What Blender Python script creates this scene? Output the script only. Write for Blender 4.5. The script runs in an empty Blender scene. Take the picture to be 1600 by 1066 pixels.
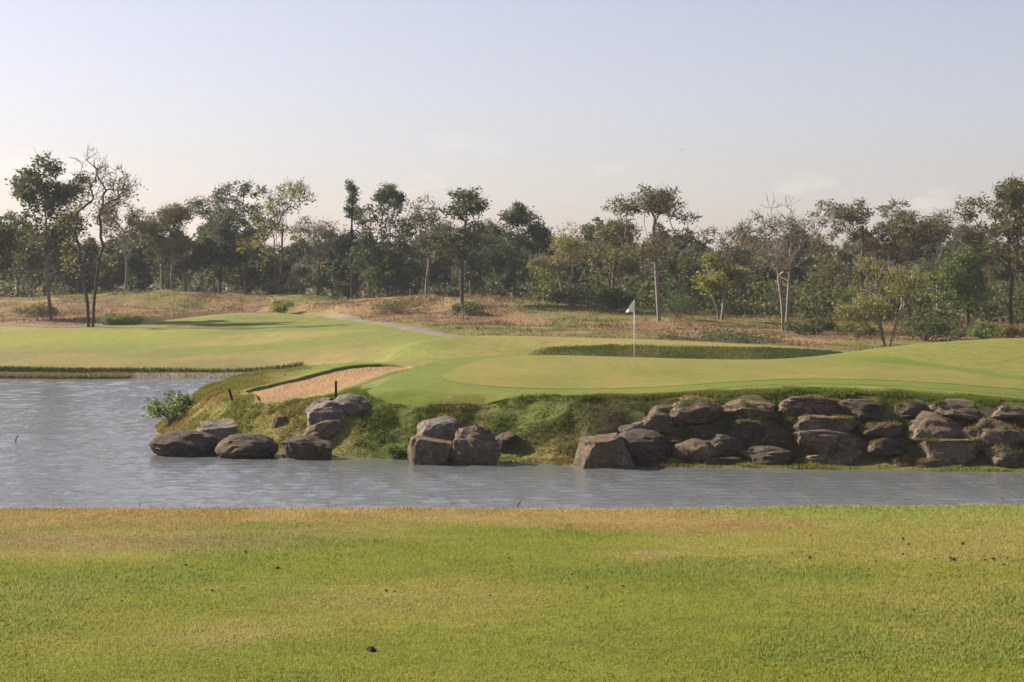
import bpy, bmesh, math, random
import numpy as np
from mathutils import Vector, Matrix, noise as mnoise
from mathutils.geometry import delaunay_2d_cdt

# ------------------------------------------------------------------ camera, light, exposure
SC = bpy.context.scene
COL = SC.collection
FPX, HOR, CAMZ = 2800.0, 440.0, 5.3          # focal length in photo pixels, horizon row, eye height above the water
SUN_AZ, SUN_EL = math.radians(-66), math.radians(31)
SUNV = Vector((math.sin(SUN_AZ) * math.cos(SUN_EL), math.cos(SUN_AZ) * math.cos(SUN_EL), math.sin(SUN_EL)))

cd = bpy.data.cameras.new('camera')
cam = bpy.data.objects.new('camera', cd)
COL.objects.link(cam)
cam.location = (0, 0, CAMZ)
cam.rotation_euler = (math.radians(90), 0, 0)
cd.sensor_width = 36.0
cd.lens = FPX / 1600 * 36
cd.shift_y = -(533 - HOR) / 1600
cd.clip_start, cd.clip_end = 0.1, 12000
SC.camera = cam

W = bpy.data.worlds.new('World')
SC.world = W
W.use_nodes = True
wn, wl = W.node_tree.nodes, W.node_tree.links
wn.clear()
sky = wn.new('ShaderNodeTexSky')
sky.sky_type = 'NISHITA'
sky.sun_disc = False
sky.sun_elevation = SUN_EL
sky.sun_rotation = SUN_AZ
sky.altitude = 100
sky.air_density = 1.0
sky.dust_density = 1.3
sky.ozone_density = 3.0
bg = wn.new('ShaderNodeBackground')
bg.inputs['Strength'].default_value = 0.062
wo = wn.new('ShaderNodeOutputWorld')
hs = wn.new('ShaderNodeHueSaturation')
hs.inputs['Saturation'].default_value = 0.72
# a few faint cumulus heads low over the whole horizon
tc = wn.new('ShaderNodeTexCoord')
sep = wn.new('ShaderNodeSeparateXYZ')
wl.new(tc.outputs['Generated'], sep.inputs[0])
mp = wn.new('ShaderNodeMapping')
mp.inputs['Scale'].default_value = (9, 9, 26)
wl.new(tc.outputs['Generated'], mp.inputs[0])
cn = wn.new('ShaderNodeTexNoise')
cn.inputs['Scale'].default_value = 1.6
cn.inputs['Detail'].default_value = 6
wl.new(mp.outputs[0], cn.inputs['Vector'])
cr = wn.new('ShaderNodeMapRange')
cr.inputs['From Min'].default_value = 0.56
cr.inputs['From Max'].default_value = 0.74
wl.new(cn.outputs['Fac'], cr.inputs['Value'])
band = wn.new('ShaderNodeMapRange')
band.inputs['From Min'].default_value = 0.085
band.inputs['From Max'].default_value = 0.045
wl.new(sep.outputs['Z'], band.inputs['Value'])
mul = wn.new('ShaderNodeMath')
mul.operation = 'MULTIPLY'
wl.new(cr.outputs[0], mul.inputs[0])
wl.new(band.outputs[0], mul.inputs[1])
mul2 = wn.new('ShaderNodeMath')
mul2.operation = 'MULTIPLY'
mul2.inputs[1].default_value = 0.22
wl.new(mul.outputs[0], mul2.inputs[0])
cm = wn.new('ShaderNodeMix')
cm.data_type = 'RGBA'
cm.blend_type = 'MIX'
wl.new(sky.outputs[0], hs.inputs['Color'])
wl.new(mul2.outputs[0], cm.inputs['Factor'])
wb = wn.new('ShaderNodeMix')          # white balance of the whole sky
wb.data_type = 'RGBA'
wb.blend_type = 'MULTIPLY'
wb.inputs['Factor'].default_value = 1
wb.inputs['B'].default_value = (1.135, .958, .95, 1)
wl.new(hs.outputs[0], wb.inputs['A'])
wl.new(wb.outputs['Result'], cm.inputs['A'])
cm.inputs['B'].default_value = (13.0, 11.0, 9.6, 1)
wl.new(cm.outputs['Result'], bg.inputs['Color'])
wl.new(bg.outputs[0], wo.inputs[0])

sd = bpy.data.lights.new('sun', 'SUN')
sd.energy = 5.0
sd.angle = math.radians(0.6)
sd.color = (1.0, 0.86, 0.68)
sun = bpy.data.objects.new('sun', sd)
COL.objects.link(sun)
sun.rotation_euler = SUNV.to_track_quat('Z', 'Y').to_euler()
sun.location = (-60, 20, 60)

SC.view_settings.view_transform = 'Standard'
SC.view_settings.look = 'None'
SC.view_settings.gamma = 1
SC.view_settings.use_curve_mapping = False
SC.view_settings.exposure = 1.27
SC.render.engine = 'CYCLES'
cy = SC.cycles
cy.use_denoising = True
cy.max_bounces = 5
cy.diffuse_bounces = 2
cy.glossy_bounces = 2
cy.transmission_bounces = 3
cy.transparent_max_bounces = 6
cy.volume_bounces = 0
cy.use_adaptive_sampling = True

rng = np.random.default_rng(11)
random.seed(11)

# ------------------------------------------------------------------ helpers
def tag(o, label=None, cat=None, group=None, kind=None):
    if label: o['label'] = label
    if cat: o['category'] = cat
    if group: o['group'] = group
    if kind: o['kind'] = kind
    return o

def link(name, me, mat=None, parent=None):
    o = bpy.data.objects.new(name, me)
    COL.objects.link(o)
    if mat is not None and me is not None and len(me.materials) == 0:
        me.materials.append(mat)
    if parent is not None:
        o.parent = parent
    return o

def empty(name, loc=(0, 0, 0), rz=0.0):
    o = bpy.data.objects.new(name, None)
    o.empty_display_size = 0.3
    COL.objects.link(o)
    o.location = loc
    o.rotation_euler = (0, 0, rz)
    return o

def np_mesh(name, verts, faces, smooth=True, cols=None, fl=None):
    """verts (n,3), faces (m,k) all the same k; cols: per-vertex rgb, fl: per-vertex float 'rnd'"""
    me = bpy.data.meshes.new(name)
    verts = np.asarray(verts, dtype=np.float32)
    faces = np.asarray(faces, dtype=np.int32)
    n, (m, k) = len(verts), faces.shape
    me.vertices.add(n)
    me.vertices.foreach_set('co', verts.ravel())
    me.loops.add(m * k)
    me.loops.foreach_set('vertex_index', faces.ravel())
    me.polygons.add(m)
    me.polygons.foreach_set('loop_start', np.arange(0, m * k, k, dtype=np.int32))
    me.polygons.foreach_set('use_smooth', np.full(m, smooth, dtype=bool))
    me.update(calc_edges=True)
    if cols is not None:
        a = me.attributes.new('tone', 'FLOAT_COLOR', 'POINT')
        c4 = np.ones((n, 4), np.float32)
        c4[:, :3] = cols
        a.data.foreach_set('color', c4.ravel())
    if fl is not None:
        a = me.attributes.new('rnd', 'FLOAT', 'POINT')
        a.data.foreach_set('value', np.asarray(fl, np.float32))
    return me

# --- numpy value noise
_T = np.random.default_rng(5).random((256, 256)).astype(np.float64)
def vnoise(x, y):
    xi, yi = np.floor(x).astype(int), np.floor(y).astype(int)
    fx, fy = x - xi, y - yi
    fx, fy = fx * fx * (3 - 2 * fx), fy * fy * (3 - 2 * fy)
    a, b = _T[xi & 255, yi & 255], _T[(xi + 1) & 255, yi & 255]
    c, d = _T[xi & 255, (yi + 1) & 255], _T[(xi + 1) & 255, (yi + 1) & 255]
    return (a * (1 - fx) + b * fx) * (1 - fy) + (c * (1 - fx) + d * fx) * fy
def fbm(x, y, octv=4, off=0.0):
    s, amp, tot = 0.0, 1.0, 0.0
    x, y = np.asarray(x, float) + 37.3 + off * 17.1, np.asarray(y, float) + 91.7 + off * 9.7
    for _ in range(octv):
        s = s + amp * vnoise(x, y)
        tot += amp
        x, y, amp = x * 2.03 + 11.1, y * 2.03 + 5.3, amp * 0.5
    return s / tot
def sstep(a, b, x):
    t = np.clip((np.asarray(x, float) - a) / (b - a), 0, 1)
    return t * t * (3 - 2 * t)

def sdist(X, Y, poly):
    """signed distance to a closed polygon, positive inside"""
    P = np.asarray(poly, float)
    X, Y = np.asarray(X, float), np.asarray(Y, float)
    best = np.full(X.shape, 1e18)
    ins = np.zeros(X.shape, bool)
    for i in range(len(P)):
        ax, ay = P[i]
        bx, by = P[(i + 1) % len(P)]
        ex, ey = bx - ax, by - ay
        t = np.clip(((X - ax) * ex + (Y - ay) * ey) / (ex * ex + ey * ey + 1e-12), 0, 1)
        best = np.minimum(best, (X - ax - t * ex) ** 2 + (Y - ay - t * ey) ** 2)
        c = (ay > Y) != (by > Y)
        xi = ax + (Y - ay) * ex / (ey if abs(ey) > 1e-9 else 1e-9)
        ins ^= c & (X < xi)
    d = np.sqrt(best)
    return np.where(ins, d, -d)

def smooth_poly(pts, n=6, closed=True):
    """Catmull-Rom through the points"""
    P = [np.array(p, float) for p in pts]
    out, N = [], len(P)
    for i in range(N if closed else N - 1):
        if closed:
            p0, p1, p2, p3 = P[(i - 1) % N], P[i], P[(i + 1) % N], P[(i + 2) % N]
        else:
            p0, p1, p2, p3 = P[max(i - 1, 0)], P[i], P[i + 1], P[min(i + 2, N - 1)]
        for k in range(n):
            t = k / n
            out.append(0.5 * ((2 * p1) + (p2 - p0) * t + (2 * p0 - 5 * p1 + 4 * p2 - p3) * t * t + (3 * p1 - p0 - 3 * p2 + p3) * t ** 3))
    if not closed:
        out.append(P[-1])
    return [tuple(p) for p in out]

def gx(px, Y):
    return Y * (px - 800.0) / FPX
def wz(py, Y):
    return CAMZ - Y * (py - HOR) / FPX

# ------------------------------------------------------------------ the lie of the land (metres; water level is z = 0)
SHORE = [(60, 44), (26, 47.6), (14.3, 49.7), (10.5, 50.3), (7.2, 50.8), (4.0, 51.2), (1.8, 51.6), (0.0, 52.4), (-1.2, 52.7), (-3.0, 53.2),
         (-4.7, 53.9), (-5.8, 54.6), (-7.4, 55.4), (-9.2, 56.6), (-10.7, 58.4), (-12.1, 61.6), (-12.9, 65.0), (-12.6, 68.2), (-11.3, 72), (-10.2, 78),
         (-10.4, 86), (-11.2, 93), (-11.9, 96.8), (-13.0, 98.0), (-18, 98.4), (-24, 97.8), (-30, 98.2), (-45, 97), (-80, 99), (-140, 96), (-210, 80)]
POND = smooth_poly(SHORE, 4, closed=False) + [(-230, 50), (-190, 30), (-120, 25), (-60, 25.5), (-20, 25), (20, 25.2), (55, 27), (72, 35)]

CTRL_PX = [  # photo column, photo row, distance
    (560, 611, 55.5), (640, 617, 55), (750, 620, 55), (900, 618, 55), (1050, 614, 55), (1200, 603, 55.3), (1350, 603, 55.3), (1500, 611, 55), (1620, 622, 54.3),
    (991, 574, 65), (860, 580, 63.5), (740, 592, 60), (680, 592, 60), (1150, 578, 64), (1300, 578, 63), (1450, 585, 62), (1600, 591, 62), (900, 600, 58.5), (1100, 596, 58.5), (1300, 592, 58.5), (1500, 598, 58),
    (700, 560, 74), (860, 557.5, 75), (990, 560, 74), (1150, 562.5, 73), (1260, 559, 73.5), (650, 575, 67), (640, 566, 72),
    (1340, 549, 77), (1420, 541, 78), (1500, 535, 78), (1600, 530, 78), (1500, 560, 70), (1600, 566, 68), (1400, 566, 69),
    (830, 541, 91), (900, 536, 92), (1000, 538, 90.5), (1150, 543, 90), (1250, 550, 89),
    (700, 545, 90), (700, 530, 108), (620, 548, 92), (640, 520, 118), (1000, 531, 100), (1150, 538, 97), (1330, 551, 91), (850, 530, 104),
    (1100, 515, 125), (1200, 506, 140), (1400, 531, 113), (1385, 541, 105), (1550, 524, 128), (1300, 501, 158), (1030, 503, 135), (900, 518, 118), (850, 499, 140),
    (760, 465, 158), (690, 461, 160), (640, 463, 162), (830, 472, 158), (930, 479, 150), (720, 478, 150), (600, 489, 148), (560, 507, 132), (540, 470, 180), (900, 486, 160), (990, 489, 160),
    (370, 491, 150), (250, 500, 148), (450, 496, 148), (150, 511, 140), (0, 519, 136), (-150, 519, 136), (100, 541, 120), (300, 545, 118), (0, 545, 118), (450, 551, 112),
    (420, 573, 101.5), (0, 573, 101.5), (250, 573, 101.5), (-200, 573, 101.5), (520, 552, 103), (580, 551, 97),
    (530, 568, 69), (470, 578, 67), (410, 597, 64), (350, 611, 62), (300, 627, 61), (600, 565.5, 70),
    (405, 618, 58.6), (450, 626, 57.4), (500, 620, 58), (560, 598, 61), (610, 581, 64.5),
    (250, 456, 180), (335, 457, 180), (170, 460, 180), (90, 466, 178), (0, 467, 180), (-200, 470, 180), (420, 463, 176), (480, 470, 174), (200, 482, 165), (0, 495, 155), (85, 498, 150), (350, 478, 168)]
CTRL = [(gx(a, Y), Y, wz(b, Y)) for a, b, Y in CTRL_PX]
CTRL += [(-40, 203, 2.4), (-32, 203, 2.4), (-52, 203, 2.4), (-22, 196, 2.5), (-8, 183, 2.4), (0, 184, 2.3), (-14, 190, 2.6), (8, 184, 2.2), (25, 190, 2.0), (45, 195, 2.0), (1, 81, 1.35), (6, 81, 1.3), (10, 82, 1.25), (14, 82, 1.2), (20, 86, 1.3), (28, 80, 1.7), (30, 60, 1.9), (36, 100, 1.5),
         (-6, 76, 1.5), (-8, 84, 0.9), (-7, 92, 0.9),
         (-60, 260, 2.8), (0, 260, 2.6), (60, 260, 2.4), (-150, 260, 3.0), (150, 260, 2.4), (-120, 150, 2.4), (100, 150, 1.9), (80, 90, 1.8),
         (0, 500, 3.0), (-300, 500, 3), (300, 500, 3), (0, 420, 3.0), (60, 50, 1.6), (-150, 101, .5)]
_C = np.array(CTRL)
def _tps(d2):
    return 0.5 * d2 * np.log(d2 + 1e-9)
def _fit():
    n = len(_C)
    d2 = (_C[:, None, 0] - _C[None, :, 0]) ** 2 + (_C[:, None, 1] - _C[None, :, 1]) ** 2
    A = np.zeros((n + 3, n + 3))
    A[:n, :n] = _tps(d2) + np.eye(n) * 0.15
    A[:n, n], A[:n, n + 1], A[:n, n + 2] = 1, _C[:, 0], _C[:, 1]
    A[n:, :n] = A[:n, n:].T
    b = np.zeros(n + 3)
    b[:n] = _C[:, 2]
    return np.linalg.solve(A, b)
_Wt = _fit()

BUNKER = [(gx(a, Y), Y) for a, Y in [(384, 60.6), (400, 58.9), (405, 58.0), (425, 57.6), (455, 57.5), (490, 57.9), (520, 58.8), (548, 60.0), (575, 61.6), (605, 63.8), (632, 65.9), (642, 67.2),
                                    (625, 67.9), (590, 68.0), (555, 67.4), (525, 66.4), (498, 65.2), (472, 64.0), (445, 62.9), (415, 61.9), (396, 61.3)]]
BUNKER = smooth_poly(BUNKER, 4)

PATH_C = [(gx(a, Y), Y) for a, Y in [(-200, 150), (-60, 146), (40, 142.5), (90, 140.5), (140, 141.5), (200, 147), (300, 155), (420, 157), (505, 153), (550, 143), (600, 131), (700, 114), (800, 107), (990, 100), (1150, 96.2), (1330, 92), (1450, 91), (1600, 93), (1900, 96)]]
PATH = smooth_poly(PATH_C, 6, closed=False)
_PATHNP = np.array(PATH)
def path_y(X):
    return np.interp(X, _PATHNP[:, 0], _PATHNP[:, 1])

def plateau(X, Y):
    X, Y = np.asarray(X, float), np.asarray(Y, float)
    xs, ys = X.ravel(), Y.ravel()
    out = np.empty(xs.shape)
    n = len(_C)
    for i in range(0, len(xs), 20000):
        a, b = np.clip(xs[i:i + 20000], -260, 260), np.clip(ys[i:i + 20000], 30, 480)
        d2 = (a[:, None] - _C[None, :, 0]) ** 2 + (b[:, None] - _C[None, :, 1]) ** 2
        out[i:i + 20000] = _tps(d2) @ _Wt[:n] + _Wt[n] + _Wt[n + 1] * a + _Wt[n + 2] * b
    out = np.clip(out, 0.25, 6.0).reshape(X.shape)
    return out

def height(X, Y, bunker=True):
    X, Y = np.asarray(X, float), np.asarray(Y, float)
    d = -sdist(X, Y, POND)                       # > 0 on land
    zp = plateau(X, Y)
    zp = zp + (fbm(X * .35, Y * .35, 3) - .5) * 0.9 * sstep(150, 170, Y) + (fbm(X * .2, Y * .12, 3, 2) - .5) * .35 * sstep(95, 110, Y)
    # bank profile, steep at the rock wall, easy at the grassy point, an undercut step on the far shore
    zp = zp - .75 * np.exp(-((Y - path_y(X)) / 3.0) ** 2) * sstep(gx(540, 141), gx(500, 150), X) * sstep(gx(190, 147), gx(230, 150), X) * (Y > 120)
    wall = sstep(-5.5, -3.0, X)
    far = sstep(84, 92, Y) * sstep(-8, -10, X)
    lump = (fbm(X * .55, Y * 1.5, 4, 1) - .5)
    p_wall = np.where(d < .7, .14 * d, .10 + (d - .7) * 1.02) + lump * .7 * sstep(.7, 1.4, d)
    p_tip = .85 * d + lump * .2 * sstep(.2, 1, d)
    p_far = np.where(d < 1.1, .09 * d, .1 + (d - 1.1) * 1.5) + lump * .12
    prof = p_tip * (1 - wall) + p_wall * wall
    prof = prof * (1 - far) + p_far * far
    k = .22
    h = np.clip(.5 + .5 * (prof - zp) / k, 0, 1)
    land = zp * h + prof * (1 - h) - k * h * (1 - h)
    # the near fairway, on this side of the water
    zn = 3.7 - .03 * Y + .05 * (fbm(X * .3, Y * .3, 2, 4) - .5) + .012 * np.clip(X - 1.5, 0, 3)
    pn = .385 * d
    k = .12
    h = np.clip(.5 + .5 * (pn - zn) / k, 0, 1)
    near = zn * h + pn * (1 - h) - k * h * (1 - h)
    nw = 1 - sstep(32, 38, Y)
    z = near * nw + land * (1 - nw)
    z = np.where(d < 0, np.maximum(-1.4, .5 * d), np.maximum(z, 0.0 + .1 * np.minimum(d, .3)))
    if bunker:
        b = sdist(X, Y, BUNKER)
        z = z - .36 * sstep(-.02, .25, b)
    return z

def hgt(x, y, bunker=True):
    return float(height(np.array([x]), np.array([y]), bunker)[0])

_YS = np.concatenate([np.arange(44, 110, .08), np.arange(110, 260, .4)])
def hit(px, py):
    """first point of the land on the line of sight of a photo point"""
    X = _YS * (px - 800) / FPX
    zr = CAMZ - _YS * (py - HOR) / FPX
    zt = height(X, _YS)
    k = np.nonzero(zr <= zt)[0]
    i = k[0] if len(k) else len(_YS) - 1
    return float(X[i]), float(_YS[i]), float(zt[i])

# ------------------------------------------------------------------ materials
def new_mat(name):
    m = bpy.data.materials.new(name)
    m.use_nodes = True
    n, l = m.node_tree.nodes, m.node_tree.links
    n.clear()
    out = n.new('ShaderNodeOutputMaterial')
    return m, n, l, out

def nz(n, l, scale, detail=4, vec=None, rough=.55):
    t = n.new('ShaderNodeTexNoise')
    t.inputs['Scale'].default_value = scale
    t.inputs['Detail'].default_value = detail
    t.inputs['Roughness'].default_value = rough
    if vec is not None:
        l.new(vec, t.inputs['Vector'])
    return t

def ramp(n, l, fac, stops):
    r = n.new('ShaderNodeValToRGB')
    e = r.color_ramp.elements
    e[0].position, e[0].color = stops[0][0], (*stops[0][1], 1)
    e[1].position, e[1].color = stops[-1][0], (*stops[-1][1], 1)
    for p, c in stops[1:-1]:
        k = e.new(p)
        k.color = (*c, 1)
    l.new(fac, r.inputs[0])
    return r

def mat_ground():
    m, n, l, out = new_mat('ground_grass')
    at = n.new('ShaderNodeAttribute'); at.attribute_name = 'tone'
    geo = n.new('ShaderNodeNewGeometry')
    n1 = nz(n, l, 9, 6, geo.outputs['Position'], .7)
    n2 = nz(n, l, 1.6, 7, geo.outputs['Position'], .75)
    r1 = ramp(n, l, n1.outputs['Fac'], [(.25, (.55, .55, .5)), (.5, (1, 1, 1)), (.8, (1.35, 1.3, 1.2))])
    r2 = ramp(n, l, n2.outputs['Fac'], [(.3, (.66, .72, .66)), (.5, (1, 1, 1)), (.72, (1.28, 1.2, 1.1))])
    mx = n.new('ShaderNodeMix'); mx.data_type = 'RGBA'; mx.blend_type = 'MULTIPLY'; mx.inputs['Factor'].default_value = 1
    l.new(at.outputs['Color'], mx.inputs['A']); l.new(r1.outputs[0], mx.inputs['B'])
    mx2 = n.new('ShaderNodeMix'); mx2.data_type = 'RGBA'; mx2.blend_type = 'MULTIPLY'; mx2.inputs['Factor'].default_value = 1
    l.new(mx.outputs['Result'], mx2.inputs['A']); l.new(r2.outputs[0], mx2.inputs['B'])
    bs = n.new('ShaderNodeBsdfPrincipled')
    l.new(mx2.outputs['Result'], bs.inputs['Base Color'])
    bs.inputs['Roughness'].default_value = .9
    bs.inputs['Specular IOR Level'].default_value = .15
    nb = nz(n, l, 30, 5, geo.outputs['Position'], .75)
    bp = n.new('ShaderNodeBump'); bp.inputs['Strength'].default_value = .6; bp.inputs['Distance'].default_value = .05
    l.new(nb.outputs['Fac'], bp.inputs['Height'])
    l.new(bp.outputs[0], bs.inputs['Normal'])
    l.new(bs.outputs[0], out.inputs[0])
    return m

def mat_turf(name, ca, cb, cc, scale=1.2):
    """short mown turf: two greens and a straw tone in soft patches, with fine grain"""
    m, n, l, out = new_mat(name)
    geo = n.new('ShaderNodeNewGeometry')
    mp = n.new('ShaderNodeMapping'); mp.inputs['Scale'].default_value = (1, .45, 1)
    l.new(geo.outputs['Position'], mp.inputs[0])
    n1 = nz(n, l, .34 * scale, 5, mp.outputs[0], .6)
    r1 = ramp(n, l, n1.outputs['Fac'], [(.34, ca), (.52, cb), (.68, cc)])
    n2 = nz(n, l, 14, 6, geo.outputs['Position'], .75)
    r2 = ramp(n, l, n2.outputs['Fac'], [(.25, (.72, .74, .7)), (.5, (1, 1, 1)), (.75, (1.2, 1.18, 1.1))])
    n3 = nz(n, l, 2.6, 6, geo.outputs['Position'], .75)
    r3 = ramp(n, l, n3.outputs['Fac'], [(.3, (.74, .78, .72)), (.5, (1, 1, 1)), (.7, (1.2, 1.16, 1.1))])
    mq = n.new('ShaderNodeMix'); mq.data_type = 'RGBA'; mq.blend_type = 'MULTIPLY'; mq.inputs['Factor'].default_value = 1
    l.new(r1.outputs[0], mq.inputs['A']); l.new(r3.outputs[0], mq.inputs['B'])
    mx = n.new('ShaderNodeMix'); mx.data_type = 'RGBA'; mx.blend_type = 'MULTIPLY'; mx.inputs['Factor'].default_value = 1
    l.new(mq.outputs['Result'], mx.inputs['A']); l.new(r2.outputs[0], mx.inputs['B'])
    bs = n.new('ShaderNodeBsdfPrincipled')
    l.new(mx.outputs['Result'], bs.inputs['Base Color'])
    bs.inputs['Roughness'].default_value = .85
    bs.inputs['Specular IOR Level'].default_value = .15
    bp = n.new('ShaderNodeBump'); bp.inputs['Strength'].default_value = .35; bp.inputs['Distance'].default_value = .02
    l.new(n2.outputs['Fac'], bp.inputs['Height']); l.new(bp.outputs[0], bs.inputs['Normal'])
    l.new(bs.outputs[0], out.inputs[0])
    return m

def mat_blades(name, trans=.35):
    m, n, l, out = new_mat(name)
    at = n.new('ShaderNodeAttribute'); at.attribute_name = 'tone'
    df = n.new('ShaderNodeBsdfDiffuse'); tr = n.new('ShaderNodeBsdfTranslucent')
    l.new(at.outputs['Color'], df.inputs[0]); l.new(at.outputs['Color'], tr.inputs[0])
    mx = n.new('ShaderNodeMixShader'); mx.inputs[0].default_value = trans
    l.new(df.outputs[0], mx.inputs[1]); l.new(tr.outputs[0], mx.inputs[2])
    l.new(mx.outputs[0], out.inputs[0])
    return m

def mat_leaf(name, stops, trans=.42):
    m, n, l, out = new_mat(name)
    stops = [(p, tuple(v * 1.35 for v in c)) for p, c in stops]
    at = n.new('ShaderNodeAttribute'); at.attribute_name = 'rnd'
    r = ramp(n, l, at.outputs['Fac'], stops)
    df = n.new('ShaderNodeBsdfPrincipled'); df.inputs['Roughness'].default_value = .6
    df.inputs['Specular IOR Level'].default_value = .25
    tr = n.new('ShaderNodeBsdfTranslucent')
    l.new(r.outputs[0], df.inputs[0]); l.new(r.outputs[0], tr.inputs[0])
    mx = n.new('ShaderNodeMixShader'); mx.inputs[0].default_value = trans
    l.new(df.outputs[0], mx.inputs[1]); l.new(tr.outputs[0], mx.inputs[2])
    l.new(mx.outputs[0], out.inputs[0])
    return m

def mat_noise(name, stops, scale, rough=.85, bump=.5, dist=.03, detail=6, stretch=(1, 1, 1), spec=.2):
    m, n, l, out = new_mat(name)
    tc = n.new('ShaderNodeTexCoord')
    mp = n.new('ShaderNodeMapping'); mp.inputs['Scale'].default_value = stretch
    l.new(tc.outputs['Object'], mp.inputs[0])
    n1 = nz(n, l, scale, detail, mp.outputs[0], .65)
    r = ramp(n, l, n1.outputs['Fac'], stops)
    bs = n.new('ShaderNodeBsdfPrincipled')
    bs.inputs['Roughness'].default_value = rough
    bs.inputs['Specular IOR Level'].default_value = spec
    l.new(r.outputs[0], bs.inputs['Base Color'])
    if bump:
        bp = n.new('ShaderNodeBump'); bp.inputs['Strength'].default_value = bump; bp.inputs['Distance'].default_value = dist
        l.new(n1.outputs['Fac'], bp.inputs['Height']); l.new(bp.outputs[0], bs.inputs['Normal'])
    l.new(bs.outputs[0], out.inputs[0])
    return m

def mat_rock(name, dark, mid, pale, lich=.5):
    m, n, l, out = new_mat(name)
    tc = n.new('ShaderNodeTexCoord')
    oi = n.new('ShaderNodeObjectInfo')
    ad = n.new('ShaderNodeVectorMath'); ad.operation = 'ADD'
    l.new(tc.outputs['Object'], ad.inputs[0]); l.new(oi.outputs['Location'], ad.inputs[1])
    n1 = nz(n, l, 1.7, 8, ad.outputs[0], .65)
    n2 = nz(n, l, 11, 8, ad.outputs[0], .8)
    n3 = nz(n, l, 3.6, 8, ad.outputs[0], .75)
    r1 = ramp(n, l, n1.outputs['Fac'], [(.3, dark), (.5, mid), (.7, tuple(c * 1.15 for c in mid))])
    lr = ramp(n, l, n3.outputs['Fac'], [(.52, (0, 0, 0)), (.66, (lich, lich, lich))])
    mx = n.new('ShaderNodeMix'); mx.data_type = 'RGBA'
    l.new(lr.outputs[0], mx.inputs['Factor']); l.new(r1.outputs[0], mx.inputs['A']); mx.inputs['B'].default_value = (*pale, 1)
    r2 = ramp(n, l, n2.outputs['Fac'], [(.32, (.35, .34, .33)), (.5, (1, 1, 1)), (.68, (1.5, 1.45, 1.4))])
    m2 = n.new('ShaderNodeMix'); m2.data_type = 'RGBA'; m2.blend_type = 'MULTIPLY'; m2.inputs['Factor'].default_value = 1
    l.new(mx.outputs['Result'], m2.inputs['A']); l.new(r2.outputs[0], m2.inputs['B'])
    bs = n.new('ShaderNodeBsdfPrincipled'); bs.inputs['Roughness'].default_value = .85
    bs.inputs['Specular IOR Level'].default_value = .25
    l.new(m2.outputs['Result'], bs.inputs['Base Color'])
    bp = n.new('ShaderNodeBump'); bp.inputs['Strength'].default_value = .8; bp.inputs['Distance'].default_value = .05
    l.new(n2.outputs['Fac'], bp.inputs['Height'])
    bq = n.new('ShaderNodeBump'); bq.inputs['Strength'].default_value = .7; bq.inputs['Distance'].default_value = .15
    l.new(n3.outputs['Fac'], bq.inputs['Height']); l.new(bp.outputs[0], bq.inputs['Normal'])
    l.new(bq.outputs[0], bs.inputs['Normal'])
    l.new(bs.outputs[0], out.inputs[0])
    return m

def mat_water():
    m, n, l, out = new_mat('pond_water')
    geo = n.new('ShaderNodeNewGeometry')
    def waves(sx, sy, sc, det):
        mp = n.new('ShaderNodeMapping'); mp.inputs['Scale'].default_value = (sx, sy, 1)
        mp.inputs['Rotation'].default_value = (0, 0, math.radians(12))
        l.new(geo.outputs['Position'], mp.inputs[0])
        return nz(n, l, sc, det, mp.outputs[0], .6)
    a = waves(.9, 1.3, 6, 3)
    b = waves(.7, 1.2, .3, 2)
    mu = n.new('ShaderNodeMath'); mu.operation = 'MULTIPLY_ADD'; mu.inputs[1].default_value = 1.2
    l.new(b.outputs['Fac'], mu.inputs[0]); l.new(a.outputs['Fac'], mu.inputs[2])
    bp = n.new('ShaderNodeBump'); bp.inputs['Strength'].default_value = 1.0; bp.inputs['Distance'].default_value = .03
    l.new(mu.outputs[0], bp.inputs['Height'])
    bs = n.new('ShaderNodeBsdfPrincipled')
    bs.inputs['Base Color'].default_value = (.105, .116, .12, 1)
    bs.inputs['Roughness'].default_value = .05
    bs.inputs['IOR'].default_value = 1.33
    bs.inputs['Specular IOR Level'].default_value = .5
    l.new(bp.outputs[0], bs.inputs['Normal'])
    l.new(bs.outputs[0], out.inputs[0])
    return m

M = {}
M['ground'] = mat_ground()
M['green'] = mat_turf('putting_turf', (.125, .135, .024), (.152, .148, .031), (.178, .155, .038))
M['collar'] = mat_turf('collar_turf', (.085, .122, .013), (.105, .135, .018), (.13, .14, .024))
M['blades'] = mat_blades('grass_blades', .4)
M['dryblades'] = mat_blades('dry_grass_blades', .3)
M['sand'] = mat_noise('bunker_sand', [(.3, (.205, .13, .066)), (.55, (.275, .178, .092)), (.75, (.335, .225, .122))], 5, .95, .9, .09, 7, (1.8, .5, 1), .1)
M['path'] = mat_noise('path_concrete', [(.3, (.12, .10, .085)), (.7, (.17, .145, .125))], .8, .9, .2, .01)
M['mud'] = mat_noise('shore_mud', [(.3, (.12, .10, .085)), (.7, (.23, .20, .175))], 1.3, .9, .4, .03)
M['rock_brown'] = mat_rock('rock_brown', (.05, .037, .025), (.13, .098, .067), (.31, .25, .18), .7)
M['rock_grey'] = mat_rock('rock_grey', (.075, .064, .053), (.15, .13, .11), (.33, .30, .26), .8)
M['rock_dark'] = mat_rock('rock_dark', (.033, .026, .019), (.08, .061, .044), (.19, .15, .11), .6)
M['water'] = mat_water()
M['bark_pale'] = mat_noise('bark_pale', [(.3, (.12, .105, .09)), (.7, (.24, .215, .185))], 3, .9, .5, .03, 5, (1, 1, .3))
M['bark_dark'] = mat_noise('bark_dark', [(.3, (.035, .03, .026)), (.7, (.095, .08, .065))], 3, .9, .5, .03, 5, (1, 1, .3))
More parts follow.
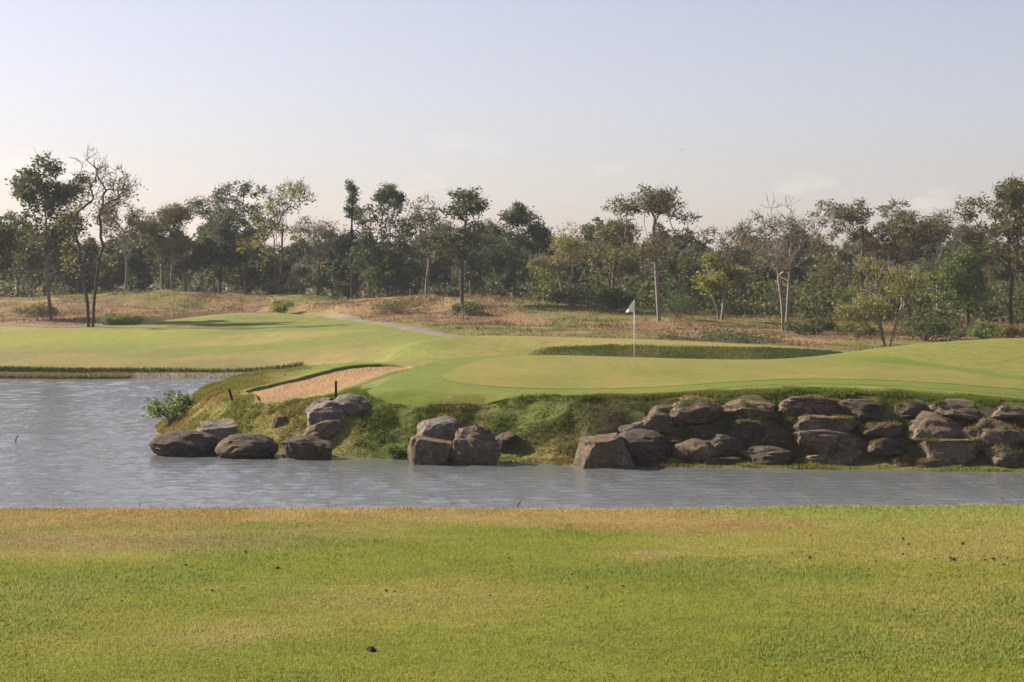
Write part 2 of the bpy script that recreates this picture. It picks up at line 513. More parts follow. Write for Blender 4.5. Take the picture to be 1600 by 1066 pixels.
M['bark_mid'] = mat_noise('bark_mid', [(.3, (.085, .072, .06)), (.7, (.19, .165, .14))], 3, .9, .5, .03, 5, (1, 1, .3))
M['leaf_dark'] = mat_leaf('leaves_dark', [(0, (.026, .036, .011)), (.6, (.055, .066, .018)), (1, (.115, .115, .028))])
M['leaf_deep'] = mat_leaf('leaves_deep_green', [(0, (.022, .036, .013)), (.6, (.045, .064, .02)), (1, (.09, .105, .028))])
M['leaf_olive'] = mat_leaf('leaves_olive', [(0, (.05, .05, .016)), (.6, (.105, .097, .027)), (1, (.19, .155, .042))])
M['leaf_brown'] = mat_leaf('leaves_brown_olive', [(0, (.042, .042, .016)), (.6, (.085, .08, .028)), (1, (.155, .135, .045))])
M['leaf_yellow'] = mat_leaf('leaves_yellow_green', [(0, (.085, .095, .016)), (.6, (.17, .175, .028)), (1, (.27, .24, .045))], .4)
M['leaf_fresh'] = mat_leaf('leaves_fresh_green', [(0, (.05, .085, .018)), (.6, (.10, .15, .03)), (1, (.17, .21, .05))], .4)
M['leaf_grey'] = mat_leaf('leaves_grey_green', [(0, (.04, .05, .02)), (.6, (.08, .088, .033)), (1, (.15, .14, .05))])
M['hill'] = mat_noise('hill_forest', [(.3, (.045, .06, .03)), (.7, (.08, .09, .045))], .02, 1, 0)
M['stake'] = mat_noise('stake_paint', [(.3, (.022, .014, .011)), (.7, (.05, .028, .02))], 20, .7, .2, .004)
M['white'] = mat_noise('white_paint', [(.3, (.70, .69, .66)), (.7, (.8, .79, .77))], 8, .45, 0)
M['cup'] = mat_noise('cup_liner', [(.3, (.5, .5, .48)), (.7, (.6, .6, .58))], 8, .6, 0)
M['wood'] = mat_noise('dead_wood', [(.3, (.03, .022, .016)), (.7, (.07, .052, .04))], 12, .9, .3, .01)
M['feather'] = mat_noise('bird_feathers', [(.3, (.03, .03, .03)), (.7, (.06, .055, .05))], 9, .8, 0)

def flag_mat():
    m, n, l, out = new_mat('flag_cloth')
    df = n.new('ShaderNodeBsdfDiffuse'); tr = n.new('ShaderNodeBsdfTranslucent')
    tcn = n.new('ShaderNodeTexCoord')
    nn = nz(n, l, 30, 3, tcn.outputs['Object'])
    r = ramp(n, l, nn.outputs['Fac'], [(.3, (.70, .68, .64)), (.7, (.8, .78, .74))])
    l.new(r.outputs[0], df.inputs[0]); l.new(r.outputs[0], tr.inputs[0])
    mx = n.new('ShaderNodeMixShader'); mx.inputs[0].default_value = .3
    l.new(df.outputs[0], mx.inputs[1]); l.new(tr.outputs[0], mx.inputs[2]); l.new(mx.outputs[0], out.inputs[0])
    return m
M['flag'] = flag_mat()

# ------------------------------------------------------------------ turf colours by place (what grows where)
def lerp(a, b, t):
    return a * (1 - t[..., None]) + b * t[..., None]

def ground_tone(X, Y):
    """albedo of the grass cover, and how tall/dry it is there"""
    X, Y = np.asarray(X, float), np.asarray(Y, float)
    c = lambda r, g, b: np.broadcast_to(np.array([r, g, b], float), X.shape + (3,))
    PX = X / np.maximum(Y, 1) * FPX + 800
    # far rough: straw brown, rust and green weeds in drifts
    a = fbm(X * .11, Y * .055, 4, 1)
    b = fbm(X * .3, Y * .16, 4, 2)
    rough = lerp(c(.20, .132, .064), c(.12, .08, .045), sstep(.4, .65, b))
    rough = lerp(rough, c(.12, .125, .035), sstep(.55, .65, a) * .8)
    rough = lerp(rough, c(.30, .21, .10), sstep(.62, .75, b) * .6)
    # mown ground of the far hole
    g1 = fbm(X * .10, Y * .12, 4, 5)
    mown = lerp(c(.13, .155, .032), c(.20, .18, .055), sstep(.42, .66, g1))
    out = rough
    dry = np.ones(X.shape)
    py = path_y(X)
    m = sstep(2.0, -1.5, Y - py - 1.5 + (b - .5) * 5)            # this side of the path is mown
    out = lerp(out, mown, m)
    dry = dry * (1 - m)
    # grassy hill top behind (green, mown)
    hl = sstep(9, 2, np.hypot((X - gx(545, 178)) / 1.4, (Y - 178) / 1.6) + (b - .5) * 3)
    out = lerp(out, c(.15, .16, .04), hl); dry = dry * (1 - hl)
    # light green mown stripe of the far-left fairway and the brown meadow by the shore
    fw = sstep(-2, 3, sdist(X, Y, [(-80, 118), (gx(150, 119), 119), (gx(290, 124), 124), (gx(330, 131), 131), (gx(300, 140), 140), (gx(120, 137), 137), (-80, 140)]))
    out = lerp(out, c(.175, .19, .033), fw)
    br = sstep(2, -3, Y - (116 + (g1 - .5) * 14)) * sstep(gx(640, 100), gx(540, 100), X) * sstep(84, 92, Y)
    out = lerp(out, lerp(c(.19, .155, .055), c(.145, .135, .045), sstep(.4, .6, b)), br * .85)
    # strip behind the green and its rough bank
    st = sstep(89.5, 91, Y) * sstep(-3, -1, X) * sstep(2, -1, Y - py)
    out = lerp(out, c(.20, .185, .055), st)
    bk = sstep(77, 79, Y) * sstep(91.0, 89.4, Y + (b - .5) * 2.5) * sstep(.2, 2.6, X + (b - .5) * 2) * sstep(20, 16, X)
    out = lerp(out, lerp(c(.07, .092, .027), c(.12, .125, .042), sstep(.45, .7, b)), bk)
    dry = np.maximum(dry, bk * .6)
    # the green's island
    isl = sstep(79, 75, Y) * sstep(-13.5, -12, X) * sstep(40, 46, Y)
    n3 = fbm(X * .55, Y * .45, 4, 7)
    ic = lerp(c(.125, .165, .03), c(.19, .175, .055), sstep(.42, .66, n3))
    dsh = -sdist(X, Y, POND)
    ic = lerp(ic, lerp(c(.10, .128, .028), c(.165, .145, .05), sstep(.42, .62, n3)), sstep(4.2, 2.6, dsh) * sstep(-6, -4, X))
    soil = sstep(.6, .9, dsh) * sstep(3.1, 2.3, dsh) * sstep(1.0, 2.5, X)  # dark brown put on the bank between the wall boulders to darken the gaps
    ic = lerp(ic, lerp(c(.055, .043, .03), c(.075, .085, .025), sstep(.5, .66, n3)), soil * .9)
    tip = sstep(-7.0, -9.5, X) * sstep(4.4, 2.0, dsh)
    ic = lerp(ic, lerp(c(.23, .175, .065), c(.16, .165, .04), sstep(.4, .6, n3)), tip * .85)
    md = sstep(12, 15, X) * sstep(62, 66, Y)
    ic = lerp(ic, c(.15, .16, .034), md)
    out = lerp(out, ic, isl); dry = dry * (1 - isl)
    # the near fairway
    nr = sstep(30, 26, Y)
    p1 = fbm(X * .38, Y * .38, 4, 9)
    p2 = fbm(X * 1.6, Y * 1.1, 4, 10)
    p3 = fbm(X * .16 + 4, Y * .62, 3, 12)
    nc = lerp(c(.135, .158, .018), c(.178, .178, .030), sstep(.36, .58, p1))
    straw = sstep(.50, .64, .6 * p1 + .4 * p2) * .75
    straw = np.maximum(straw, sstep(.54, .64, p3) * .55)
    nc = lerp(nc, c(.205, .178, .050), straw * (1 - .55 * sstep(0.2, 2.6, X)))
    nc = lerp(nc, c(.115, .150, .022), sstep(.60, .70, fbm(X * .8, Y * .7, 3, 14)) * .6)
    edge = sstep(14.75, 15.5, Y + (p2 - .5) * .9 + .25 * np.sin(X * .8))
    lush = sstep(1.6, 3.0, X + (p1 - .5) * 2.0 - (16 - Y) * .9)
    nc = lerp(nc, lerp(c(.225, .18, .048), c(.195, .153, .040), sstep(.4, .6, p2)), edge * (1 - lush))
    nc = lerp(nc, c(.15, .19, .03), edge * lush * .6)
    b2 = sstep(.9, .3, np.abs(Y - 14.0 + (p2 - .5) * .5)) * sstep(-1.0, -2.6, X) * .55
    nc = lerp(nc, c(.17, .135, .05), b2)
    out = lerp(out, nc, nr)
    dry = dry * (1 - nr)
    # bare bank and bed
    bed = sstep(.25, -.2, dsh)
    out = lerp(out, c(.07, .06, .045), bed)
    return out, dry

# ------------------------------------------------------------------ the setting: ground, water, sheets of turf, sand, path
def grow(start, step, ratio, end):
    o, s, x = [], step, start
    while x < end:
        x += s; s *= ratio
        o.append(x)
    return o
xr = list(np.arange(0, 20.01, .25)) + grow(20, .26, 1.05, 1500)
xs = np.array(sorted(set([-v for v in xr] + xr)))
ys = np.array(list(np.arange(-60, 0, 3)) + list(np.arange(0, 8, .5)) + list(np.arange(8, 18, .2)) + list(np.arange(18, 46, .7)) + list(np.arange(46, 82, .22))
              + list(np.arange(82, 103, .35)) + list(np.arange(103, 210, .8)) + grow(210, 1, 1.1, 1500))
GX, GY = np.meshgrid(xs, ys)
GZ = height(GX, GY)
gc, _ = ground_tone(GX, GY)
ny, nx = GX.shape
idx = np.arange(nx * ny).reshape(ny, nx)
quads = np.stack([idx[:-1, :-1], idx[:-1, 1:], idx[1:, 1:], idx[1:, :-1]], -1).reshape(-1, 4)
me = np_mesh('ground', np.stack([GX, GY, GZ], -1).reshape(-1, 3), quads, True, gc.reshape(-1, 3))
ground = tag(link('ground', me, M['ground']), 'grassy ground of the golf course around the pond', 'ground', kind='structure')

def drape(name, poly, off, mat, step, bunker=False, zfun=None):
    poly = [tuple(p) for p in poly]
    P = np.array(poly)
    x0, y0 = P.min(0); x1, y1 = P.max(0)
    ax, ay = np.meshgrid(np.arange(x0, x1, step), np.arange(y0, y1, step))
    inside = sdist(ax, ay, poly) > step * .45
    pts = [Vector(p) for p in poly] + [Vector((float(a), float(b))) for a, b in zip(ax[inside], ay[inside])]
    n = len(poly)
    edges = [(i, (i + 1) % n) for i in range(n)]
    v, e, f, _a, _b, _c = delaunay_2d_cdt(pts, edges, [], 1, 1e-5)
    V = np.array([(p.x, p.y) for p in v])
    z = height(V[:, 0], V[:, 1], bunker) + off if zfun is None else zfun(V[:, 0], V[:, 1])
    tri = np.array([t for t in f if len(t) == 3])
    # faces up
    A, B, C = V[tri[:, 0]], V[tri[:, 1]], V[tri[:, 2]]
    cr_ = (B[:, 0] - A[:, 0]) * (C[:, 1] - A[:, 1]) - (B[:, 1] - A[:, 1]) * (C[:, 0] - A[:, 0])
    tri[cr_ < 0] = tri[cr_ < 0][:, ::-1]
    return link(name, np_mesh(name, np.column_stack([V, z]), tri, True), mat)

def water_mesh():
    """a wind-rippled sheet: sum of short waves, finer near the fairway side"""
    wx = np.array([-240, -200, -160, -120, -90, -70, -55, -45, -38, -33] + list(np.arange(-29, -20, .5)) + list(np.arange(-20, 20, .2)) + [20, 21, 22.5, 25, 28, 32, 38, 46, 56, 68, 85])
    wy = np.array(list(np.arange(18, 36, 1.5)) + list(np.arange(36, 62, .11)) + list(np.arange(62, 100, .24)) + [100, 102, 104])
    A, B = np.meshgrid(wx, wy)
    r = np.random.default_rng(3)
    Z = np.zeros(A.shape)
    for k in range(46):
        lam = .27 * (3.2 ** r.random())
        th = math.radians(78) + r.normal(0, .55)
        kx, ky = math.cos(th) * 2 * math.pi / lam, math.sin(th) * 2 * math.pi / lam
        Z += .0030 * lam ** .9 * np.sin(A * kx + B * ky + r.random() * 6.28 + 1.5 * fbm(A * .25, B * .25, 2, k))
    Z *= (.55 + .9 * fbm(A * .12, B * .2, 3, 6)) * ((A > -32) & (A < 22))
    n_, m_ = A.shape
    ix = np.arange(n_ * m_).reshape(n_, m_)
    Q = np.stack([ix[:-1, :-1], ix[:-1, 1:], ix[1:, 1:], ix[1:, :-1]], -1).reshape(-1, 4)
    return np_mesh('pond_water', np.stack([A, B, Z], -1).reshape(-1, 3), Q, True)
tag(link('pond_water', water_mesh(), M['water']), 'rippled grey pond water between the fairway and the green', 'water', kind='structure')

COLLAR = smooth_poly([(gx(a, Y), Y) for a, Y in [(572, 57.0), (600, 55.9), (660, 55.3), (760, 55.0), (900, 55.0), (1050, 55.1), (1200, 55.6), (1330, 55.7), (1450, 55.3), (1560, 54.8), (1700, 54.2), (1900, 55),
                      (1900, 62), (1620, 62.5), (1540, 65), (1460, 68), (1400, 71), (1340, 74), (1260, 74.4), (1150, 73.8), (990, 74.6), (860, 75.3), (740, 74.6), (690, 71.5), (650, 66.5), (610, 61.5)]], 4)
GREEN = smooth_poly([(gx(a, Y), Y) for a, Y in [(693, 60.0), (720, 58.4), (800, 57.3), (920, 56.8), (1050, 57.0), (1180, 57.8), (1300, 58.2), (1420, 57.6), (1560, 56.8), (1760, 56.4),
                     (1800, 60.5), (1610, 60.6), (1520, 63.2), (1430, 66.5), (1340, 69.8), (1250, 71.6), (1150, 71.8), (990, 72.4), (860, 72.6), (770, 71), (720, 66.5), (698, 62.5)]], 4)
tag(drape('green_collar', COLLAR, .009, M['collar'], .27), 'bright green mown collar around the putting green', 'grass', kind='structure')
tag(drape('putting_green', GREEN, .018, M['green'], .27), 'pale straw green putting surface around the flag', 'putting green', kind='structure')

def sand_z(x, y):
    b = sdist(x, y, BUNKER)
    return height(x, y, False) - .07 - .05 * sstep(0, 1.2, b) + (fbm(x * 2.2, y * 1.1, 3, 3) - .5) * .07
tag(drape('bunker_sand', BUNKER, 0, M['sand'], .2, zfun=sand_z), 'orange sand of the bunker left of the green', 'bunker', kind='structure')
# sod lip round the bunker: a rolled turf edge from the sand up and out over the ground
def lip():
    n = len(BUNKER)
    P = np.array(BUNKER)
    T = np.roll(P, -1, 0) - np.roll(P, 1, 0)
    T /= np.linalg.norm(T, axis=1)[:, None]
    N = np.column_stack([T[:, 1], -T[:, 0]])
    if sdist(P[:1, 0] + N[:1, 0] * .1, P[:1, 1] + N[:1, 1] * .1, BUNKER)[0] > 0:
        N = -N
    rows = []
    for o, dz in [(-.08, -.22), (-.04, -.07), (-.02, .0), (.04, .03), (.16, .035), (.34, .01), (.5, -.05)]:
        q = P + N * o
        z = height(P[:, 0] + N[:, 0] * max(o, 0), P[:, 1] + N[:, 1] * max(o, 0), False)
        rows.append(np.column_stack([q, z + dz + (fbm(P[:, 0] * 3, P[:, 1] * 3, 2) - .5) * .04]))
    V = np.concatenate(rows)
    F = []
    for r in range(len(rows) - 1):
        for i in range(n):
            j = (i + 1) % n
            F.append((r * n + i, r * n + j, (r + 1) * n + j, (r + 1) * n + i))
    cc, _ = ground_tone(V[:, 0], V[:, 1])
    return np_mesh('bunker_lip', V, F, True, cc * np.array([.9, .95, .9]))
tag(link('bunker_lip', lip(), M['ground']), 'rolled turf lip around the orange sand bunker', 'bunker lip', kind='structure')

def ribbon(name, line, width, off, mat):
    P = np.array(line)
    T = np.gradient(P, axis=0); T /= np.linalg.norm(T, axis=1)[:, None]
    N = np.column_stack([-T[:, 1], T[:, 0]])
    rows = []
    for o, dz in [(-.5, -.12), (-.5, 0), (0, .02), (.5, 0), (.5, -.12)]:
        q = P + N * o * width
        rows.append(np.column_stack([q, height(q[:, 0], q[:, 1]) + off + dz]))
    n = len(P)
    V = np.concatenate(rows)
    F = [(r * n + i, r * n + i + 1, (r + 1) * n + i + 1, (r + 1) * n + i) for r in range(4) for i in range(n - 1)]
    return link(name, np_mesh(name, V, F, False), mat)
tag(ribbon('cart_path', smooth_poly(PATH, 2, False), .95, .03, M['path']), 'narrow pale cart path winding behind the green', 'path', kind='structure')
far_shore = [(x, y + .55) for x, y in POND if -50 < x < -9.7 and 96 < y < 99.5]
tag(ribbon('mud_shelf', smooth_poly(far_shore, 3, False), 1.3, .05, M['mud']), 'grey mud shelf along the far shore of the pond', 'mud', kind='structure')

# distant wooded hills
def hills():
    n = 260
    xx = np.linspace(-1400, 1400, n)
    V, F = [], []
    prof = 5 + 9 * fbm(xx * .005, xx * 0 + 3, 4, 2) + 8 * np.exp(-((xx - 42) / 80) ** 2) + 5 * np.exp(-((xx - 250) / 90) ** 2)
    for k, (yy, s) in enumerate([(800, 0.0), (830, .55), (880, 1.0), (950, .9), (1050, 0)]):
        z = prof * s + (fbm(xx * .06, xx * 0 + k * 7, 3) - .5) * 3 * (s > 0)
        V += [(x, yy, 2 + a) for x, a in zip(xx, z)]
    for r in range(4):
        for i in range(n - 1):
            F.append((r * n + i, r * n + i + 1, (r + 1) * n + i + 1, (r + 1) * n + i))
    return np_mesh('hills', V, F, True)
tag(link('hills', hills(), M['hill']), 'low blue hills far behind the trees', 'hills', kind='structure')

# ------------------------------------------------------------------ boulders
def rock_mesh(seed, a, b, c, kind):
    bm = bmesh.new()
    bmesh.ops.create_icosphere(bm, subdivisions=4, radius=1.0)
    rr = random.Random(seed)
    off = Vector((rr.uniform(-50, 50), rr.uniform(-50, 50), rr.uniform(-50, 50)))
    planes = []
    npl = {'round': 5, 'slab': 12, 'block': 7, 'mid': 13}[kind]
    for i in range(npl):
        th, ph = rr.uniform(0, 2 * math.pi), (rr.uniform(-.35, 1.1) if kind != 'block' else rr.uniform(-.1, .6))
        planes.append((Vector((math.cos(th) * math.cos(ph), math.sin(th) * math.cos(ph), math.sin(ph))), rr.uniform(.68, .92) if kind != 'round' else rr.uniform(.8, .95)))
    if kind in ('slab', 'block'):
        planes.append((Vector((rr.uniform(-.15, .15), rr.uniform(-.3, 0), 1)).normalized(), .55 if kind == 'slab' else .66))
        planes.append((Vector((rr.uniform(-.15, .15), -1, rr.uniform(-.1, .25))).normalized(), .7))
    e = {'round': .88, 'slab': .6, 'block': .5, 'mid': .68}[kind]
    hard = {'round': .75, 'slab': .95, 'block': .97, 'mid': .92}[kind]
    amp = {'round': .09, 'slab': .10, 'block': .08, 'mid': .13}[kind]
    for v in bm.verts:
        p = Vector([math.copysign(abs(t) ** e, t) for t in v.co])
        for nrm, o in planes:
            s = p.dot(nrm) - o
            if s > 0:
                p -= nrm * s * hard
        w = v.co
        p += w * (mnoise.fractal(p * 1.2 + off, 1.0, 2.0, 3) * amp)
        rg = 1 - abs(mnoise.noise(p * 2.3 + off)) * 2.2
        p -= w * (max(0, rg - .72) * .22)                              # clefts
        p += w * (mnoise.fractal(p * 5.5 + off, .7, 2.1, 3) * .035)
        st = math.sin((p.z * c / max(a, .05) * 2.2 + .2 * p.x) * 9 + off.x + 1.8 * mnoise.noise(p * 1.6 + off))
        p -= w * (.035 * max(0, st - .75) / .25)                       # bedding cracks
        v.co = Vector((p.x * a, p.y * b, p.z * c))
    me = bpy.data.meshes.new('rock')
    bm.to_mesh(me)
    bm.free()
    me.polygons.foreach_set('use_smooth', [True] * len(me.polygons))
    me.set_sharp_from_angle(angle=math.radians(24))
    return me

ROCKS = [  # x0, x1, y0, y1, kind, material, where (None = on the slope, 'w' = foot in the water), tilt, label
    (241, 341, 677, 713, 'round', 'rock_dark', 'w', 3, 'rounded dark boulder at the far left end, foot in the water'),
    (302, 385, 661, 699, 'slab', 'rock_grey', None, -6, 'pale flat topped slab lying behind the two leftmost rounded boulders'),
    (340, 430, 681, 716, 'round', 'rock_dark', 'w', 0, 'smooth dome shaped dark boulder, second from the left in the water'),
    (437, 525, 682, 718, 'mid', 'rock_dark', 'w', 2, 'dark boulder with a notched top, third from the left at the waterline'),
    (466, 538, 662, 702, 'mid', 'rock_brown', None, -14, 'long tilted boulder rising to the right above the notched one'),
    (481, 551, 628, 667, 'mid', 'rock_grey', None, -8, 'grey pitted boulder below the upright dark stake'),
    (524, 584, 620, 650, 'round', 'rock_grey', None, 8, 'rounded boulder sunk in the bank just right of the upright stake'),
    (488, 522, 622, 639, 'mid', 'rock_grey', None, 0, 'small pale stone in the grass left of the upright stake'),
    (427, 452, 651, 668, 'block', 'rock_brown', None, 0, 'small square stone in dry grass below the bunker'),
    (649, 722, 656, 697, 'round', 'rock_grey', None, -6, 'speckled grey round boulder at the back of the middle cluster'),
    (632, 719, 687, 726, 'slab', 'rock_brown', 'w', 4, 'low flat brown boulder at the front left of the middle cluster'),
    (704, 781, 670, 726, 'mid', 'rock_brown', 'w', 0, 'tall brown boulder on the right of the middle cluster'),
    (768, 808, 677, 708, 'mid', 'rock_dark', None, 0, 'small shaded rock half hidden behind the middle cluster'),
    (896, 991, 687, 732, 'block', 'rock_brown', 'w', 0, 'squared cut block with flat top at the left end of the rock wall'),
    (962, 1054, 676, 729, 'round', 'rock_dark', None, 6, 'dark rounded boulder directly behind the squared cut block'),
    (966, 1018, 659, 684, 'slab', 'rock_grey', None, -14, 'pale sloping slab above the squared cut block'),
    (997, 1066, 637, 672, 'mid', 'rock_brown', None, 0, 'brown boulder at the upper left corner of the rock wall'),
    (1042, 1140, 622, 660, 'mid', 'rock_brown', None, 5, 'large peaked boulder, highest at the left of the rock wall'),
    (1124, 1217, 625, 652, 'mid', 'rock_brown', None, 0, 'long sunlit stone in the top course, right of the peaked boulder'),
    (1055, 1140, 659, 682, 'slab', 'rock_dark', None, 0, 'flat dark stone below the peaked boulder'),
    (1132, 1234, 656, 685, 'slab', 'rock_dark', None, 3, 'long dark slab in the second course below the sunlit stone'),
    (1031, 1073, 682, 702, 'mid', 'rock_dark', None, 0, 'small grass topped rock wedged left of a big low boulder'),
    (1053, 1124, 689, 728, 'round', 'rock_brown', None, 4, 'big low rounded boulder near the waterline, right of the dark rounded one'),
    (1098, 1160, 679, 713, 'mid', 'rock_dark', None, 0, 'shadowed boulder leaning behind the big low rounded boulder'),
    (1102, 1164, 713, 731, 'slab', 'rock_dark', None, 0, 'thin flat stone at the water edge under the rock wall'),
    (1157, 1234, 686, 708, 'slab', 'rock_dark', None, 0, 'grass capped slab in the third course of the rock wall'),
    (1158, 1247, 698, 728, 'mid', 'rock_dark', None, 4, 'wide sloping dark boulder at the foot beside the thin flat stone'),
    (1222, 1306, 621, 646, 'mid', 'rock_brown', None, 0, 'second sunlit stone of the top course under the grassy brow'),
    (1311, 1388, 626, 652, 'mid', 'rock_dark', None, 4, 'rounded dark stone in the top course, third from its left end'),
    (1400, 1452, 629, 652, 'mid', 'rock_dark', None, 0, 'smallest stone of the top course, framed by grass'),
    (1457, 1538, 628, 654, 'mid', 'rock_brown', None, 5, 'tapered stone of the top course above the big grass capped boulder'),
    (1544, 1625, 634, 654, 'mid', 'rock_brown', None, 0, 'top course stone cut off by the right picture edge'),
    (1246, 1348, 647, 675, 'slab', 'rock_brown', None, 2, 'flat ledge stone with a sunlit edge in the second course'),
    (1338, 1413, 660, 681, 'mid', 'rock_dark', None, -3, 'dim sunken stone between the flat ledge and the large pale boulder'),
    (1411, 1508, 647, 689, 'mid', 'rock_brown', None, 4, 'large smooth sunlit boulder in the middle of the right wall'),
    (1498, 1598, 655, 698, 'mid', 'rock_brown', None, 0, 'craggy boulder with grass on top near the right edge'),
    (1232, 1362, 674, 711, 'mid', 'rock_brown', None, 5, 'longest boulder of the wall, lying across its lower middle'),
    (1352, 1421, 680, 711, 'mid', 'rock_dark', None, 0, 'dark boulder with a grass tuft, right of the longest boulder'),
    (1426, 1537, 685, 723, 'block', 'rock_brown', None, 0, 'broad split boulder with mossy top below the large smooth one'),
    (1534, 1622, 696, 731, 'mid', 'rock_brown', None, 0, 'mossy boulder low at the right edge of the picture'),
    (1256, 1356, 705, 726, 'slab', 'rock_brown', None, -5, 'flat wedge stone at the foot below the longest boulder'),
    (1385, 1433, 715, 732, 'mid', 'rock_brown', None, 0, 'small pointed stone in the grass strip by the water'),
    (1423, 1483, 716, 731, 'mid', 'rock_brown', None, 0, 'low mossy stone right of the small pointed stone'),
    (1589, 1640, 720, 738, 'mid', 'rock_brown', None, 0, 'little stone at the water edge in the lower right corner'),
    (1596, 1660, 664, 694, 'mid', 'rock_brown', None, 0, 'boulder barely entering at the right picture edge, mid wall'),
]
ROCK_FOOT, ROCK_OBJ = [], []
for i, (x0, x1, y0, y1, kind, mt, where, tilt, label) in enumerate(ROCKS):
    xm = (x0 + x1) / 2
    if where == 'w':
        Yf = CAMZ * FPX / (y1 - HOR)
        s = Yf / FPX
        a = (x1 - x0) / 2 * s
        b = a * .85
        Yc = Yf + b * .75
    else:
        hx, hy, hz = hit(xm, y0 + .62 * (y1 - y0))
        Yc = hy
        a = (x1 - x0) / 2 * Yc / FPX
        b = min(a * .8, .75)
        Yc = Yc + .38 * b
    s = Yc / FPX
    zt, zb = wz(y0, Yc), wz(y1, Yc)
    H = zt - zb
    c = H * .58
    zc = zt - c * .92
    if kind in ('slab', 'block'):
        c *= 1.3
        zc = zt - c * .62
    k_ = 1.12 if where == 'w' else 1.17
    me = rock_mesh(100 + i, a * k_, b * k_, c * 1.08, kind)
    o = link('boulder', me, M[mt])
    o.location = (gx(xm, Yc), Yc, zc)
    o.rotation_euler = (0, math.radians(tilt), 0)
    tag(o, label, 'boulder', 'boulders along the pond bank')
    ROCK_OBJ.append(o)
    ROCK_FOOT.append((gx(xm, Yc), Yc, a, b))
RF = np.array(ROCK_FOOT)

# ------------------------------------------------------------------ grass as real blades
def blades(name, X, Y, Z, L, Wd, tone, lean=.5, mat='blades', bend=0.35):
    """one bent blade (2 triangles sharing a mid edge -> 4 verts) per root"""
    n = len(X)
    ang = rng.random(n) * 2 * math.pi
    ln = lean * rng.random(n) ** .7
    la = rng.random(n) * 2 * math.pi
    dx, dy = np.cos(ang) * Wd * .5, np.sin(ang) * Wd * .5
    tx, ty = np.cos(la) * ln * L, np.sin(la) * ln * L
    up = L * np.sqrt(np.clip(1 - ln ** 2, .1, 1))
    V = np.empty((n, 4, 3), np.float32)
    V[:, 0] = np.column_stack([X - dx, Y - dy, Z - .01])
    V[:, 1] = np.column_stack([X + dx, Y + dy, Z - .01])
    V[:, 2] = np.column_stack([X + dx * .7 + tx * bend, Y + dy * .7 + ty * bend, Z + up * .62])
    V[:, 3] = np.column_stack([X + tx, Y + ty, Z + up])
    base = np.arange(n)[:, None] * 4
    F = np.concatenate([base + np.array([[0, 1, 2]]), base + np.array([[0, 2, 3]])], 1).reshape(-1, 3)
    cols = np.repeat(tone[:, None, :], 4, 1).astype(np.float32)
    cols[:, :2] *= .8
    return np_mesh(name, V.reshape(-1, 3), F, True, cols.reshape(-1, 3))

def jitter_tone(t, amt=.25):
    k = 1 + (rng.random(len(t)) - .5)[:, None] * 2 * amt
    w = (rng.random(len(t)) - .5)[:, None] * np.array([[.25, .0, -.15]])
    return np.clip(t * k * (1 + w), .005, .8)

# near fairway
N = 420000
u = rng.random(N)
Yb = 7.4 + (17.2 - 7.4) * u ** 1.15
Xb = (rng.random(N) * 2 - 1) * (Yb * .305 + .5)
tn, _ = ground_tone(Xb, Yb)
cl = fbm(Xb * 5, Yb * 5, 3, 21)
lush = sstep(.45, .75, fbm(Xb * .8, Yb * .7, 3, 14)) + sstep(1.5, 3, Xb) * .4
L = (.007 + .008 * cl + .011 * lush * rng.random(N)) * (.7 + .6 * rng.random(N))
edge_l = sstep(15.6, 16.8, Yb)
L = L * (1 + .7 * edge_l)
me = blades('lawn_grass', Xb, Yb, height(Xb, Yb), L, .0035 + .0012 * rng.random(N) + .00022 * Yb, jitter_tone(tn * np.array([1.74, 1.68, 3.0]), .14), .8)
tag(link('lawn_grass', me, M['blades']), 'short mown grass blades covering the near fairway', 'grass', kind='stuff')
# a few taller stalks on the brow against the water
def brow_stalks():
    n = 220
    X = np.concatenate([rng.normal(gx(p, 16.7), .12, 22) for p in (60, 95, 245, 390, 820)])
    Y = 16.6 + rng.random(len(X)) * .8
    t = np.tile(np.array([[.22, .17, .08]]), (len(X), 1))
    return blades('brow_stalks', X, Y, height(X, Y), (.03 + .10 * rng.random(len(X)) ** 2), .0025, jitter_tone(t), .5)
tag(link('brow_stalks', brow_stalks(), M['dryblades']), 'thin dry stalks on the brow of the near bank', 'grass', kind='stuff')

# bank and point of the green's island
def scatter(n, x0, x1, y0, y1):
    return x0 + (x1 - x0) * rng.random(n), y0 + (y1 - y0) * rng.random(n)
def clear_of_rocks(X, Y, k=.55):
    keep = np.ones(len(X), bool)
    for x, y, a, b in RF:
        keep &= ((X - x) / (a * k)) ** 2 + ((Y - y) / (b * k)) ** 2 > 1
    return keep
SH = np.array([p for p in smooth_poly(SHORE, 4, closed=False) if -13.2 < p[0] < 19 and 48 < p[1] < 71])
SEG = SH[1:] - SH[:-1]
SL = np.hypot(SEG[:, 0], SEG[:, 1])
kk = rng.choice(len(SL), 330000, p=SL / SL.sum())
tt = rng.random(len(kk))
oo = rng.random(len(kk)) ** .9 * 5.2 - .1
nrm = np.column_stack([SEG[:, 1], -SEG[:, 0]]) / SL[:, None]
X = SH[kk, 0] + SEG[kk, 0] * tt + nrm[kk, 0] * oo + rng.normal(0, .25, len(kk))
Y = SH[kk, 1] + SEG[kk, 1] * tt + nrm[kk, 1] * oo + rng.normal(0, .25, len(kk))
d = -sdist(X, Y, POND)
cd_ = sdist(X, Y, COLLAR)
bk = sdist(X, Y, BUNKER)
dens = sstep(4.8, 3.2, d) * .95 + .3 * (X < -5)
keep = (d > .02) & (cd_ < -.02) & (bk < -.12) & (rng.random(len(X)) < dens) & clear_of_rocks(X, Y)
X, Y, d = X[keep], Y[keep], d[keep]
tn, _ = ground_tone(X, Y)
cl = fbm(X * 1.6, Y * 1.6, 3, 31)
